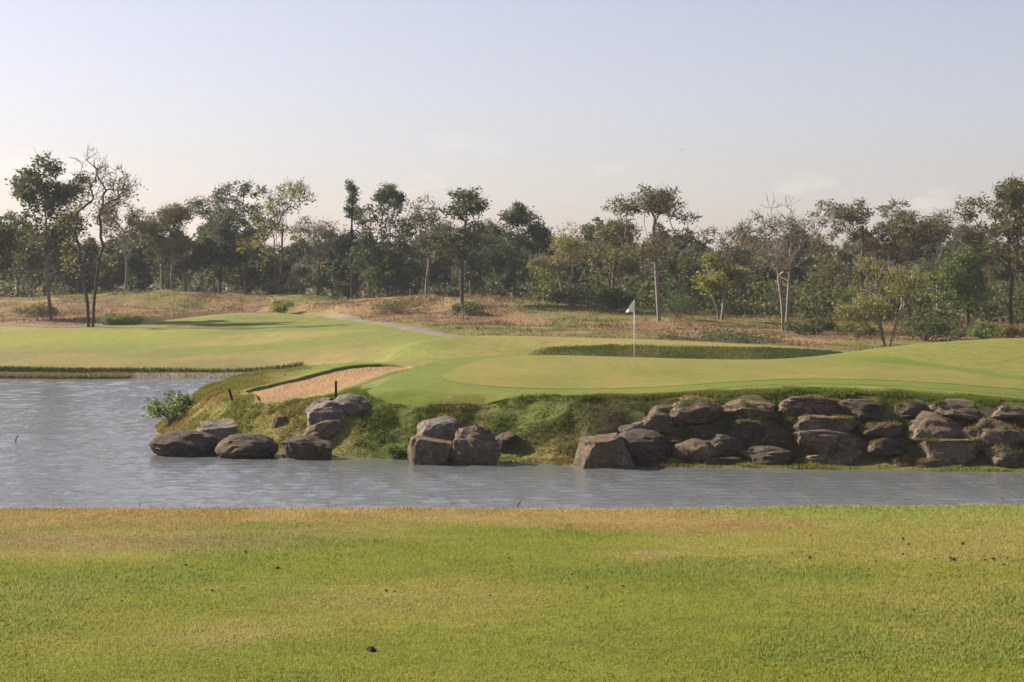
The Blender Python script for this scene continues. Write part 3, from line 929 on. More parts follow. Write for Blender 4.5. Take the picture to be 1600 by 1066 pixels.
brow = sstep(1.6, 2.4, d) * sstep(4.2, 3.0, d) * sstep(4, 7, X)
L = (.03 + .075 * sstep(.4, .75, cl)) * (.6 + .8 * rng.random(len(X)))
L = L * (1 - .6 * sstep(2.8, 4.0, d)) + brow * .05 * rng.random(len(X))
tn = lerp(tn, np.broadcast_to(np.array([.10, .14, .024]), tn.shape), np.clip(brow * .8 + .6 * (tn[:, 1] < .09), 0, 1))
wl_ = sstep(.8, .3, d) * (X > 6)
tn = lerp(tn, np.broadcast_to(np.array([.19, .20, .04]), tn.shape), wl_)
# grass rooted on the ledges and tops of some boulders
cx_, cy_, cz_ = [], [], []
bpy.context.view_layer.update()
for ri in (18, 19, 20, 21, 25, 27, 29, 30, 32, 33, 35, 37, 38, 39, 41, 42, 44, 17, 31):
    ro = ROCK_OBJ[ri]
    n_ = len(ro.data.vertices)
    co = np.empty(n_ * 3, np.float32); ro.data.vertices.foreach_get('co', co)
    no = np.empty(n_ * 3, np.float32); ro.data.vertices.foreach_get('normal', no)
    mw = np.array(ro.matrix_world)
    co = co.reshape(-1, 3) @ mw[:3, :3].T + mw[:3, 3]
    no = no.reshape(-1, 3) @ mw[:3, :3].T
    ok = (no[:, 2] > .6) & (fbm(co[:, 0] * 1.7, co[:, 1] * 1.7, 2, ri) > .47)
    q = co[ok]
    if len(q):
        q = q[rng.integers(0, len(q), 900)]
        cx_.append(q[:, 0] + rng.normal(0, .04, 900)); cy_.append(q[:, 1] + rng.normal(0, .04, 900)); cz_.append(q[:, 2])
cx_, cy_, cz_ = np.concatenate(cx_), np.concatenate(cy_), np.concatenate(cz_)
cap_t = lerp(np.broadcast_to(np.array([.115, .14, .03]), (len(cx_), 3)), np.broadcast_to(np.array([.19, .15, .06]), (len(cx_), 3)), sstep(.4, .6, fbm(cx_ * .8, cy_, 2, 3)))
X, Y, Zb = np.concatenate([X, cx_]), np.concatenate([Y, cy_]), np.concatenate([height(X, Y), cz_])
L = np.concatenate([L, .03 + .07 * rng.random(len(cx_))])
tn = np.concatenate([tn, cap_t])
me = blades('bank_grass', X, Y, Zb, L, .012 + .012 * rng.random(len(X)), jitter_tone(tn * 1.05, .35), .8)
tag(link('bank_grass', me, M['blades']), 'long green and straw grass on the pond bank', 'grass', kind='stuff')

# reeds and grass of the far shore
X, Y = scatter(100000, -48, -11.6, 95.5, 100.6)
d = -sdist(X, Y, POND)
k = (d > -.25) & (d < 1.9) & (rng.random(len(X)) < np.where(X < gx(200, 98), 1, .5 * (d > 1.0) + .12))
X, Y, d = X[k], Y[k], d[k]
t = np.where((d < .9)[:, None], np.array([[.20, .19, .07]]), np.array([[.07, .085, .03]]))
me = blades('shore_reeds', X, Y, np.maximum(height(X, Y), 0), np.where(d < .9, .22, .17) * (.5 + rng.random(len(X))), .03, jitter_tone(t, .3), .5)
tag(link('shore_reeds', me, M['dryblades']), 'straw coloured reeds along the far left shore', 'reeds', kind='stuff')

# dry rough beyond the path
X, Y = scatter(260000, -60, 60, 92, 200)
k = np.abs(X) < Y * .31 + 2
X, Y = X[k], Y[k]
tn, dr = ground_tone(X, Y)
k = rng.random(len(X)) < dr * (.35 + .65 * sstep(.4, .6, fbm(X * .5, Y * .5, 3, 41)))
pd = np.abs(Y - path_y(X)) > 1.8
k &= pd
X, Y, tn = X[k], Y[k], tn[k]
L = (.10 + .38 * sstep(.4, .75, fbm(X * .35, Y * .35, 3, 42)) * rng.random(len(X))) * (.55 + .45 * sstep(105, 140, Y))
me = blades('dry_grass', X, Y, height(X, Y), L, .03 + .04 * rng.random(len(X)), jitter_tone(tn * 1.1, .3), .85)
tag(link('dry_grass', me, M['dryblades']), 'tall dry brown grass of the rough below the trees', 'grass', kind='stuff')
# rough bank behind the green
X, Y = scatter(56000, .2, 20, 84, 91)
tn, dr = ground_tone(X, Y)
k = rng.random(len(X)) < sstep(.1, .5, dr)
X, Y, tn = X[k], Y[k], tn[k]
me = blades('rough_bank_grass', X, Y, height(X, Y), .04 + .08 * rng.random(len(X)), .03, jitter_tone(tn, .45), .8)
tag(link('rough_bank_grass', me, M['blades']), 'dark tufted grass on the bank behind the green', 'grass', kind='stuff')

# ------------------------------------------------------------------ trees
class Skel:
    def __init__(s):
        s.p, s.par, s.kids = [], [], []
    def add(s, p, par):
        s.p.append(np.array(p, float)); s.par.append(par); s.kids.append(0)
        return len(s.p) - 1

def tube_mesh(name, sk, r0, rmin, sides=6):
    n = len(sk.p)
    # pipe model: radius from the number of tips beyond
    cnt = np.zeros(n)
    child = [[] for _ in range(n)]
    for i in range(n):
        if sk.par[i] >= 0:
            child[sk.par[i]].append(i)
    for i in range(n - 1, -1, -1):
        if not child[i]:
            cnt[i] = 1
        if sk.par[i] >= 0:
            cnt[sk.par[i]] += cnt[i]
    root = max(cnt)
    rad = np.maximum(rmin, r0 * (cnt / root) ** .52)
    V, F = [], []
    ca = [(math.cos(2 * math.pi * k / sides), math.sin(2 * math.pi * k / sides)) for k in range(sides)]
    for i in range(n):
        j = sk.par[i]
        if j < 0:
            continue
        a, b = sk.p[j], sk.p[i]
        t = b - a
        ln = np.linalg.norm(t)
        if ln < 1e-5:
            continue
        t /= ln
        u = np.cross(t, (0.3, .9, .1) if abs(t[2]) > .8 else (0, 0, 1)); u /= np.linalg.norm(u)
        w = np.cross(t, u)
        s = len(V)
        ra = min(rad[j], rad[i] * 1.35)
        ns = sides if rad[i] > .04 else 4
        cs = ca if ns == sides else [(1, 0), (0, 1), (-1, 0), (0, -1)]
        for c_, s_ in cs:
            V.append(a - t * ra * .3 + (u * c_ + w * s_) * ra)
        for c_, s_ in cs:
            V.append(b + (u * c_ + w * s_) * rad[i])
        for k in range(ns):
            F.append((s + k, s + (k + 1) % ns, s + ns + (k + 1) % ns, s + ns + k))
    return np_mesh(name, np.array(V), np.array(F), True)

def leaf_mesh(name, C, R, per, size, r, flat=.7, droop=.25):
    """leaf-sized folded quads round each twig end"""
    n = len(C) * per
    c = np.repeat(np.array(C), per, 0)
    rr = np.repeat(np.array(R), per)[:, None]
    g = r.normal(0, 1, (n, 3))
    g /= np.linalg.norm(g, axis=1)[:, None]
    g *= (r.random(n) ** .5)[:, None]
    g[:, 2] *= flat
    p = c + g * rr
    d = r.normal(0, 1, (n, 3)) + g * .8
    d[:, 2] = d[:, 2] * .7 - droop
    d /= np.linalg.norm(d, axis=1)[:, None]
    s = np.cross(d, r.normal(0, 1, (n, 3)))
    s /= np.linalg.norm(s, axis=1)[:, None] + 1e-9
    L = size * (.6 + .8 * r.random(n))[:, None]
    V = np.stack([p - d * L * .5, p + s * L * .27 + d * L * .05, p + d * L * .5, p - s * L * .27 + d * L * .05], 1)
    F = np.arange(n * 4).reshape(n, 4)
    cl = np.repeat(r.random(len(C)), per)
    rnd = np.clip(.55 * cl + .45 * r.random(n), 0, 1)
    return np_mesh(name, V.reshape(-1, 3), F, False, None, np.repeat(rnd, 4))

def make_tree(H, blobs, seed, nclus=60, per=45, leaf=.30, trunk_r=.16, fork=.35, stems=1, lean=0.0, bare=0.0, clr=.55, spread=.15, twig=True):
    """H height; blobs: crown volumes (cx, cz, rx, rz[, weight]) as fractions of H. Grows limbs from the stem(s) to leaf clusters."""
    r = np.random.default_rng(seed)
    sk = Skel()
    tops = []
    for k in range(stems):
        ang = r.random() * 6.28 if stems == 1 else (k * 6.28 / stems + r.random())
        base = (0, 0, -.3) if stems == 1 else (math.cos(ang) * trunk_r, math.sin(ang) * trunk_r * .6, -.3)
        i = sk.add(base, -1 if k == 0 else 0)
        out = lean if stems == 1 else spread
        nseg = 9
        top = np.array([math.cos(ang) * out * H if stems > 1 else lean * H, (math.sin(ang) * out * H * .6) if stems > 1 else 0, H * fork * (1.0 + .25 * r.random())])
        wob = r.normal(0, .018 * H, 2)
        for q in range(1, nseg + 1):
            t = q / nseg
            p = top * np.array([t ** 1.2, t ** 1.2, t])
            p[0] += math.sin(t * 4 + k) * wob[0] * t; p[1] += math.sin(t * 3.3) * wob[1] * t
            i = sk.add(p + np.array(base) * (1 - t), i)
        tops.append(i)
    # leader: the stem goes on up into the crown
    ztop = max(b[1] + b[3] for b in blobs)
    for k, i in enumerate(tops):
        p = sk.p[i].copy()
        zl = H * min(.88, ztop - .1) * (1 if k == 0 else .85)
        dx, dy = r.normal(0, .03 * H), r.normal(0, .03 * H)
        ns = 8
        z0 = p[2]
        if zl > z0:
            for q in range(1, ns + 1):
                t = q / ns
                i = sk.add((p[0] * (1 + .25 * t * (stems > 1)) + dx * t + r.normal(0, .008 * H), p[1] + dy * t + r.normal(0, .008 * H), z0 + (zl - z0) * t), i)
    # break every crown volume into uneven lobes
    lob = []
    for b in blobs:
        w = b[4] if len(b) > 4 else b[2] * b[2] * b[3] * 40
        k = r.integers(9, 15)
        for q in range(k):
            v = r.normal(0, 1, 3); v /= np.linalg.norm(v); v *= r.random() ** .4 * .92
            f = .16 + .32 * r.random()
            lob.append((b[0] + v[0] * b[2], b[1] + v[2] * b[3], b[2] * f, b[3] * f, w * f * f, v[1] * b[2]))
    blobs = lob
    wts = np.array([b[4] if len(b) > 4 else b[2] * b[2] * b[3] for b in blobs], float)
    wts /= wts.sum()
    pts = []
    for q in range(nclus):
        b = blobs[r.choice(len(blobs), p=wts)]
        v = r.normal(0, 1, 3); v /= np.linalg.norm(v)
        v *= (.35 + .65 * r.random() ** .6)
        pts.append(np.array([b[0] * H + v[0] * b[2] * H, b[5] * H + v[1] * b[2] * H, b[1] * H + v[2] * b[3] * H]))
    pts.sort(key=lambda p: np.hypot(p[0] - lean * H, p[1]) * .6 + p[2] * .5)
    ends = []
    P = np.array(sk.p)
    for p in pts:
        P = np.array(sk.p)
        dv = p - P
        dist = np.linalg.norm(dv, axis=1)
        up = dv[:, 2] / (dist + 1e-6)
        cost = dist * (1.0 + 2.0 * np.clip(.6 - up, 0, 2)) + np.where(P[:, 2] < H * fork * .72, 50, 0)
        j = int(np.argmin(cost))
        a = sk.p[j]
        ln = dist[j]
        ns = max(2, min(6, int(ln / (.055 * H)) + 1))
        i = j
        sag = r.normal(0, .10 * ln, 3)
        for q in range(1, ns + 1):
            t = q / ns
            pp = a + (p - a) * t + sag * math.sin(math.pi * t) + np.array([0, 0, .10 * ln * math.sin(math.pi * t)])
            i = sk.add(pp, i)
        ends.append(i)
    C, R = [], []
    for i in ends:
        p = sk.p[i]
        isbare = r.random() < bare
        if twig:
            for q in range(3):
                dv = r.normal(0, 1, 3); dv[2] = abs(dv[2]) * .8 + .15
                dv /= np.linalg.norm(dv)
                ln = clr * (.6 + .8 * r.random()) * (1.1 if isbare else 1)
                m_ = sk.add(p + dv * ln * .5 + r.normal(0, .05, 3), i)
                e_ = sk.add(p + dv * ln + np.array([0, 0, .1 * ln]), m_)
                if isbare:
                    sk.add(sk.p[m_] + (dv + r.normal(0, .6, 3)) * ln * .45, m_)
        if not isbare:
            C.append(p); R.append(clr * (.7 + .7 * r.random()))
    tm = tube_mesh('trunk', sk, trunk_r, .012)
    lm = leaf_mesh('crown', C, R, per, leaf, r) if C else None
    return tm, lm

def place_tree(name, px, py, Y, meshes, bark, leaf, label, cat='tree', group=None, rz=0.0, sc=1.0, parts=('trunk', 'crown')):
    x = gx(px, Y)
    z = hgt(x, Y)
    t = empty(name, (x, Y, z), rz)
    t.scale = (sc, sc, sc)
    tag(t, label, cat, group)
    if meshes[0]: link(parts[0], meshes[0], M[bark], t)
    if meshes[1]: link(parts[1], meshes[1], M[leaf], t)
    return t

GT = 'trees along the far side of the course'
def tree_h(px, Y, ytop):
    x = gx(px, Y)
    return wz(ytop, Y) - hgt(x, Y)

def hero(name, px, Y, ytop, blobs, bark, foliage, label, **kw):
    H = tree_h(px, Y, ytop) * 1.05
    blobs = [(b[0], b[1], b[2] * 1.32, b[3] * 1.05) + tuple(b[4:]) for b in blobs]
    kw['nclus'] = int(kw.get('nclus', 60) * 2.0)
    kw['clr'] = kw.get('clr', .55) * 1.2
    kw['per'] = int(kw.get('per', 45) * .75)
    kw['leaf'] = kw.get('leaf', .3) * .78
    ms = make_tree(H, blobs, sum(ord(c) for c in label) + int(px), **kw)
    return place_tree(name, px, 0, Y, ms, bark, foliage, label, group=GT)

R_ = lambda cx, cz, rx, rz, *w: (cx, cz, rx, rz, *w)
hero('broadleaf_tree', -8, 152, 286, [R_(0, .62, .22, .30)], 'bark_mid', 'leaf_dark', 'dark leafy tree cut off by the left picture edge', nclus=80, per=55, leaf=.34)
hero('broadleaf_tree', 80, 148, 236, [R_(-.02, .55, .19, .22, 1.6), R_(0, .82, .15, .17, .9), R_(-.1, .42, .10, .09, .4)], 'bark_mid', 'leaf_dark',
     'tallest dark leaved tree at left, airy top and leaning trunk', nclus=120, per=52, leaf=.36, fork=.30, lean=-.03, clr=.6)
hero('half_bare_tree', 141, 140.2, 252, [R_(-.05, .58, .11, .26, 1), R_(.03, .84, .10, .16, 1), R_(.20, .82, .10, .16, .8), R_(.0, .38, .13, .12, .6)], 'bark_dark', 'leaf_yellow',
     'nearly bare twin stemmed tree with black trunks beside the path', nclus=60, per=16, leaf=.3, stems=2, spread=.05, fork=.34, bare=.62, clr=.6, trunk_r=.2)
hero('broadleaf_tree', 196, 186, 303, [R_(0, .68, .24, .28)], 'bark_pale', 'leaf_olive', 'thin olive tree just right of the nearly bare one', nclus=75, per=26, leaf=.32, fork=.4)
hero('broadleaf_tree', 268, 186, 322, [R_(0, .80, .34, .16, 1.3), R_(.05, .55, .24, .2, .7)], 'bark_pale', 'leaf_olive', 'umbrella crowned olive tree with pale trunk on the brown mound', nclus=110, per=42, leaf=.32, fork=.5)
hero('broadleaf_tree', 335, 196, 292, [R_(0, .75, .18, .2), R_(.02, .5, .16, .2)], 'bark_mid', 'leaf_grey', 'grey green tree with a high left shoulder near the green hill', nclus=80, per=38, leaf=.34, fork=.4)
hero('broadleaf_tree', 384, 190, 277, [R_(.0, .78, .16, .2), R_(-.02, .5, .2, .22)], 'bark_dark', 'leaf_deep', 'tall dark tree with a ragged top, left of the bare forked one', nclus=100, per=42, leaf=.34, fork=.35)
hero('half_bare_tree', 434, 182, 294, [R_(.05, .84, .17, .14, 1), R_(0, .55, .26, .2, 1.1)], 'bark_dark', 'leaf_yellow', 'forked tree with bare upper branches over yellow green leaves', nclus=90, per=26, leaf=.34, fork=.25, bare=.42, clr=.6, stems=2, spread=.06)
hero('broadleaf_tree', 498, 188, 334, [R_(0, .7, .22, .26)], 'bark_mid', 'leaf_grey', 'thin see through tree left of the tall spire tree', nclus=70, per=16, leaf=.3, fork=.4, bare=.25)
hero('spire_tree', 550, 180, 290, [R_(0, .90, .03, .09, .5), R_(0, .72, .065, .13, .9), R_(0, .45, .10, .2, 1.2)], 'bark_dark', 'leaf_deep', 'narrow spire shaped tree standing above its neighbours', nclus=95, per=30, leaf=.28, fork=.80, clr=.4, trunk_r=.14)
hero('broadleaf_tree', 604, 176, 297, [R_(0, .56, .25, .34, 1.6), R_(0, .88, .1, .1, .4), R_(.03, .3, .22, .16, .7)], 'bark_dark', 'leaf_deep', 'broad dense dark green tree right of the spire tree', nclus=170, per=62, leaf=.32, fork=.25)
hero('broadleaf_tree', 668, 180, 317, [R_(0, .68, .2, .28)], 'bark_pale', 'leaf_grey', 'thin greyish tree between the dense tree and the vine clad one', nclus=80, per=24, leaf=.32, fork=.35, bare=.2)
hero('broadleaf_tree', 722, 151, 306, [R_(0, .82, .22, .15, 1.2), R_(-.03, .58, .24, .18, 1)], 'bark_dark', 'leaf_dark', 'tree with tufted crown and dark vine clad trunk on the brown slope', nclus=85, per=34, leaf=.34, fork=.42, clr=.5)
hero('broadleaf_tree', 806, 176, 316, [R_(0, .58, .22, .32, 1.5), R_(.02, .86, .12, .11, .5), R_(.22, .55, .1, .2, .4)], 'bark_dark', 'leaf_deep', 'dense dark tree with a domed top left of the pale branching tree', nclus=150, per=58, leaf=.32, fork=.28)
hero('broadleaf_tree', 884, 152, 356, [R_(0, .72, .33, .24, 1.2), R_(-.25, .5, .2, .14, .5)], 'bark_pale', 'leaf_yellow', 'light airy tree with pale branching trunk above the straw mound', nclus=90, per=22, leaf=.28, fork=.28, stems=2, spread=.09, bare=.15)
hero('broadleaf_tree', 958, 158, 342, [R_(0, .76, .2, .2), R_(0, .5, .2, .2)], 'bark_mid', 'leaf_olive', 'olive gold tree tucked left of the tall umbrella topped one', nclus=85, per=40, leaf=.32, fork=.35)
hero('umbrella_tree', 1030, 136, 296, [R_(-.03, .84, .27, .13, 1.5), R_(.17, .58, .12, .06, .25), R_(-.12, .52, .2, .14, .9)], 'bark_pale', 'leaf_brown', 'tall tree with high umbrella crown and pale trunk, right of the flag', nclus=115, per=30, leaf=.27, fork=.50, clr=.45, lean=-.03)
hero('broadleaf_tree', 1076, 168, 378, [R_(0, .6, .3, .32)], 'bark_dark', 'leaf_dark', 'small dark tree right of the umbrella topped tree', nclus=70, per=46, leaf=.32)
hero('broadleaf_tree', 1126, 141, 400, [R_(0, .68, .28, .26)], 'bark_pale', 'leaf_yellow', 'low bright yellow green tree with slanting pale stems', nclus=70, per=34, leaf=.28, stems=2, spread=.1, fork=.35)
hero('broadleaf_tree', 1165, 168, 332, [R_(0, .74, .28, .22, 1.2), R_(-.05, .48, .22, .2, .8)], 'bark_mid', 'leaf_brown', 'airy brownish tree left of the white stemmed pair', nclus=110, per=26, leaf=.3, fork=.35, bare=.2)
hero('half_bare_tree', 1226, 126, 318, [R_(0, .82, .24, .15, 1.2), R_(-.02, .55, .2, .18, .7)], 'bark_pale', 'leaf_grey', 'white stemmed tree pair with thin leafless top', nclus=85, per=18, leaf=.25, stems=2, spread=.05, fork=.42, bare=.55, clr=.5)
hero('broadleaf_tree', 1348, 147, 302, [R_(0, .60, .42, .28, 1.8), R_(.02, .80, .26, .18, .7), R_(-.05, .36, .3, .14, .5)], 'bark_mid', 'leaf_brown', 'widest round topped brown olive tree on the right side', nclus=210, per=46, leaf=.28, fork=.28, clr=.5)
hero('multi_stem_tree', 1386, 105.5, 408, [R_(-.03, .66, .46, .28, 1.2), R_(-.3, .42, .22, .14, .35)], 'bark_pale', 'leaf_yellow', 'short wide tree with several slanting stems at the cart path', nclus=90, per=30, leaf=.2, stems=4, spread=.22, fork=.42, clr=.4, bare=.1, trunk_r=.13)
hero('half_bare_tree', 1466, 172, 330, [R_(0, .8, .2, .16), R_(0, .55, .18, .18)], 'bark_pale', 'leaf_brown', 'slender thin leaved tree left of the big right hand tree', nclus=80, per=18, leaf=.3, fork=.45, bare=.4)
hero('broadleaf_tree', 1512, 141, 392, [R_(-.1, .62, .42, .3, 1.2), R_(0, .85, .22, .12, .4)], 'bark_dark', 'leaf_fresh', 'low spreading fresh green tree under the big right hand tree', nclus=110, per=50, leaf=.26, fork=.3)
hero('broadleaf_tree', 1580, 143, 288, [R_(0, .66, .27, .28, 1.5), R_(.05, .88, .16, .1, .4)], 'bark_dark', 'leaf_brown', 'big brown olive tree rising at the right picture edge', nclus=150, per=40, leaf=.3, fork=.3)

# the wood behind: trees one cannot tell apart
WOODG = 'trees of the wood behind the course'
variants = []
for k, (bl, kw, lf, bk_) in enumerate([
        ([R_(0, .6, .26, .34)], dict(nclus=130, per=44, leaf=.32), 'leaf_deep', 'bark_dark'),
        ([R_(0, .62, .24, .34)], dict(nclus=120, per=36, leaf=.32), 'leaf_dark', 'bark_mid'),
        ([R_(0, .66, .22, .32)], dict(nclus=110, per=24, leaf=.3, bare=.2), 'leaf_grey', 'bark_pale'),
        ([R_(0, .5, .32, .42)], dict(nclus=140, per=44, leaf=.34, fork=.2), 'leaf_deep', 'bark_dark'),
        ([R_(0, .66, .25, .3)], dict(nclus=120, per=30, leaf=.3), 'leaf_olive', 'bark_pale'),
        ([R_(0, .6, .24, .34)], dict(nclus=120, per=30, leaf=.3), 'leaf_brown', 'bark_mid')]):
    variants.append((make_tree(8.0, bl, 900 + k, **kw), bk_, lf))
for v_, bk_, lf in variants:
    v_[0].materials.append(M[bk_]); v_[1].materials.append(M[lf])
WL = ['dense deep green tree of the hazy wood behind the front trees', 'dark leaved tree of the hazy wood behind the front trees',
      'thin grey green tree of the hazy wood behind the front trees', 'broad low deep green tree of the hazy wood behind the front trees',
      'pale stemmed olive tree of the hazy wood behind the front trees', 'brownish tree of the hazy wood behind the front trees']
rw = random.Random(4)
for row, (Y0, step, h0, h1) in enumerate([(196, 44, 6.0, 9.5), (218, 42, 7, 10.5), (250, 46, 8.5, 12)]):
    px = -300 + row * 11
    while px < 1900:
        Y = Y0 + rw.uniform(-8, 8)
        kv = rw.randrange(6)
        v_, bk_, lf = variants[kv]
        hh = rw.uniform(h0, h1)
        place_tree('wood_tree', px, 0, Y, v_, bk_, lf, WL[kv], group=WOODG, rz=rw.uniform(0, 6.28), sc=hh / 8.0)
        px += step * rw.uniform(.7, 1.3)

# shrubs: low stemmed bushes
def make_shrub(H, Wd, seed, n=26, per=40, leaf=.16):
    r = np.random.default_rng(seed)
    sk = Skel()
    root = sk.add((0, 0, -.1), -1)
    C, R = [], []
    for k in range(n):
        a = r.random() * 6.28
        q = r.random() ** .6
        z = H * (.25 + .7 * r.random() * (1 - .5 * q))
        e = np.array([math.cos(a) * q * Wd * .5, math.sin(a) * q * Wd * .5, z])
        m_ = sk.add(e * np.array([.4, .4, .55]) + r.normal(0, .03, 3), root)
        i = sk.add(e, m_)
        C.append(e); R.append(.16 * H + .1 * Wd)
    return tube_mesh('stem', sk, .03 + .015 * H, .008), leaf_mesh('foliage', C, R, per, leaf, r, .8, 0)
SHR = [(268, 640, 62.4, 1.05, 1.7, 'leaf_fresh', .13, 'bright green leafy bush at the tip of the grassy point'),
       (960, 0, 146, 2.0, 3.4, 'leaf_deep', .2, 'dark green shrub below the straw mound behind the flag'),
       (1060, 0, 139, 2.2, 3.0, 'leaf_deep', .16, 'green shrub right of the umbrella tree trunk'),
       (895, 0, 149, 1.7, 3.8, 'leaf_dark', .2, 'low dark shrub under the pale branching tree'),
       (1535, 0, 112, 1.5, 1.6, 'leaf_fresh', .15, 'bright upright bush above the right hand mound'),
       (1445, 0, 114, 1.9, 3.2, 'leaf_deep', .16, 'dark bush right of the several stemmed tree'),
       (1490, 0, 117, 1.3, 3.0, 'leaf_dark', .16, 'low olive bush left of the bright upright bush'),
       (1580, 0, 114, 1.0, 2.6, 'leaf_olive', .16, 'low bush on the mound at the right edge'),
       (1282, 0, 124, 1.2, 1.8, 'leaf_dark', .16, 'round dark weed bush in tall straw grass'),
       (1250, 0, 121, 1.0, 2.4, 'leaf_grey', .16, 'low grey bush at the foot of the white stemmed pair'),
       (625, 0, 147, 1.3, 4.4, 'leaf_olive', .14, 'yellowing bush on the slope left of the vine clad tree'),
       (735, 0, 144, 1.0, 3.0, 'leaf_dark', .18, 'dark weed clump below the vine clad tree'),
       (440, 0, 158, 1.6, 1.8, 'leaf_yellow', .18, 'small sapling on the green hill behind the left mound'),
       (190, 0, 144, .9, 3.4, 'leaf_fresh', .16, 'low green weeds beside the twin black trunks'),
       (60, 0, 155, 1.0, 4.0, 'leaf_olive', .18, 'weedy bush at the foot of the tallest dark tree'),
       (1340, 0, 118, 1.2, 2.6, 'leaf_olive', .16, 'weedy bush left of the several stemmed tree'),
       (700, 0, 158, .9, 2.4, 'leaf_dark', .18, 'small dark shrub on the crest left of the vine clad tree'),
       (1100, 0, 108, .55, 6.5, 'leaf_deep', .12, 'long low bed of green weeds beside the cart path'),
       (1170, 0, 105, .45, 5.0, 'leaf_deep', .12, 'right end of the low green weeds beside the path'),
       (655, 0, 53.9, .35, 1.0, 'leaf_fresh', .07, 'small weed at the waterline left of the middle boulder cluster')]
for i, (px, py, Y, h, w, lf, ls, lab) in enumerate(SHR):
    n = 46 if w > 3 else 30
    ms = make_shrub(h, w, 300 + i, n, 44, ls)
    if px == 655: px = 622
    place_tree('shrub', px, py, Y, ms, 'bark_mid', lf, lab, 'shrub', 'shrubs and weeds', parts=('stem', 'foliage'))

# understory: the dim growth under the far wood, one mass
def understory():
    r = np.random.default_rng(8)
    n = 3000
    Yc = r.uniform(188, 320, n)
    Xc = r.uniform(-1, 1, n) * (Yc * .40)
    zc = height(Xc, Yc) + r.random(n) ** 1.2 * 4.8
    m = 650                                                     # nearer thicket on the right and behind the flag
    Y2 = r.uniform(152, 190, m)
    X2 = gx(r.uniform(840, 1700, m), Y2)
    z2 = height(X2, Y2) + r.random(m) ** 1.5 * 3.2
    Xc, Yc, zc = np.concatenate([Xc, X2]), np.concatenate([Yc, Y2]), np.concatenate([zc, z2])
    n += m
    C = np.column_stack([Xc, Yc, zc])
    return leaf_mesh('understory', C, .8 + .9 * r.random(n), 48, .42, r)
tag(link('understory', understory(), M['leaf_dark']), 'dim undergrowth below the trees of the far wood', 'undergrowth', kind='stuff')

# ------------------------------------------------------------------ flag, stakes and small things
def cyl(bm, p0, p1, r0, r1, seg=10):
    p0, p1 = Vector(p0), Vector(p1)
    t = (p1 - p0).normalized()
    u = t.orthogonal().normalized(); w = t.cross(u)
    A = [bm.verts.new(p0 + (u * math.cos(k * 2 * math.pi / seg) + w * math.sin(k * 2 * math.pi / seg)) * r0) for k in range(seg)]
    B = [bm.verts.new(p1 + (u * math.cos(k * 2 * math.pi / seg) + w * math.sin(k * 2 * math.pi / seg)) * r1) for k in range(seg)]
    for k in range(seg):
        bm.faces.new((A[k], A[(k + 1) % seg], B[(k + 1) % seg], B[k]))
    bm.faces.new(B); bm.faces.new(A[::-1])
def bm_obj(name, bm, mat, parent=None, smooth=True):
    bmesh.ops.recalc_face_normals(bm, faces=bm.faces)
    me = bpy.data.meshes.new(name)
    bm.to_mesh(me); bm.free()
    for p in me.polygons: p.use_smooth = smooth
    return link(name, me, mat, parent)

fx, fy = gx(991, 65), 65.0
fz = hgt(fx, fy) + .018
flag = tag(empty('golf_flag', (fx, fy, fz)), 'white golf flag on a thin white pole standing in the green', 'flag')
bm = bmesh.new(); cyl(bm, (0, 0, -.1), (0, 0, 2.40), .015, .011); cyl(bm, (0, 0, 2.40), (0, 0, 2.43), .018, .008)
bm_obj('pole', bm, M['white'], flag)
bm = bmesh.new(); cyl(bm, (0, 0, .001), (0, 0, .006), .054, .054, 20); bm_obj('cup', bm, M['cup'], flag)
def cloth():
    nu, nv = 14, 10
    V, F = [], []
    for j in range(nv + 1):
        v = j / nv
        for i in range(nu + 1):
            u = i / nu
            # hangs from the pole, the free end sagging and folding back
            top = 2.40 - .27 * u - .04 * u * u
            bot = 1.98 - .02 * u + .015 * math.sin(u * 6)
            z = top * (1 - v) + bot * v
            x = -.012 - u * (.28 + .05 * v) + (.07 * (1 - v) * u * u)
            y = .05 * math.sin(u * 7 + v * 2) * u + .03 * math.sin(v * 5) * u
            V.append((x, y, z))
    for j in range(nv):
        for i in range(nu):
            a = j * (nu + 1) + i
            F.append((a, a + 1, a + nu + 2, a + nu + 1))
    return np_mesh('flag_cloth', V, F, True)
fc = link('flag_cloth', cloth(), M['flag'], flag)
so = fc.modifiers.new('thickness', 'SOLIDIFY'); so.thickness = .004

def stake(px, Y, h, lean, label):
    x = gx(px, Y)
    z = hgt(x, Y, False)
    t = tag(empty('stake', (x, Y, z)), label, 'stake', 'dark hazard stakes by the bunker')
    bm = bmesh.new()
    bmesh.ops.create_cube(bm, size=1, matrix=Matrix.Diagonal((.07, .07, h + .2, 1)))
    bmesh.ops.translate(bm, verts=bm.verts, vec=(0, 0, (h - .2) / 2))
    bmesh.ops.bevel(bm, geom=bm.edges[:], offset=.008, segments=2, affect='EDGES')
    p = bm_obj('post', bm, M['stake'], t, False)
    bm = bmesh.new(); bmesh.ops.create_cone(bm, segments=4, radius1=.056, radius2=.02, depth=.03, cap_ends=True, matrix=Matrix.Translation((0, 0, h + .012)) @ Matrix.Rotation(math.pi / 4, 4, 'Z'))
    bm_obj('cap', bm, M['stake'], p, False)
    t.rotation_euler = (0, math.radians(lean), 0)
hx, hy, hz_ = hit(362, 627)
stake(363, hy, .38, -16, 'short dark stake leaning left on the grassy point')
hx, hy, hz_ = hit(525, 626)
stake(525, hy, .58, 0, 'upright dark stake between the boulders below the bunker')

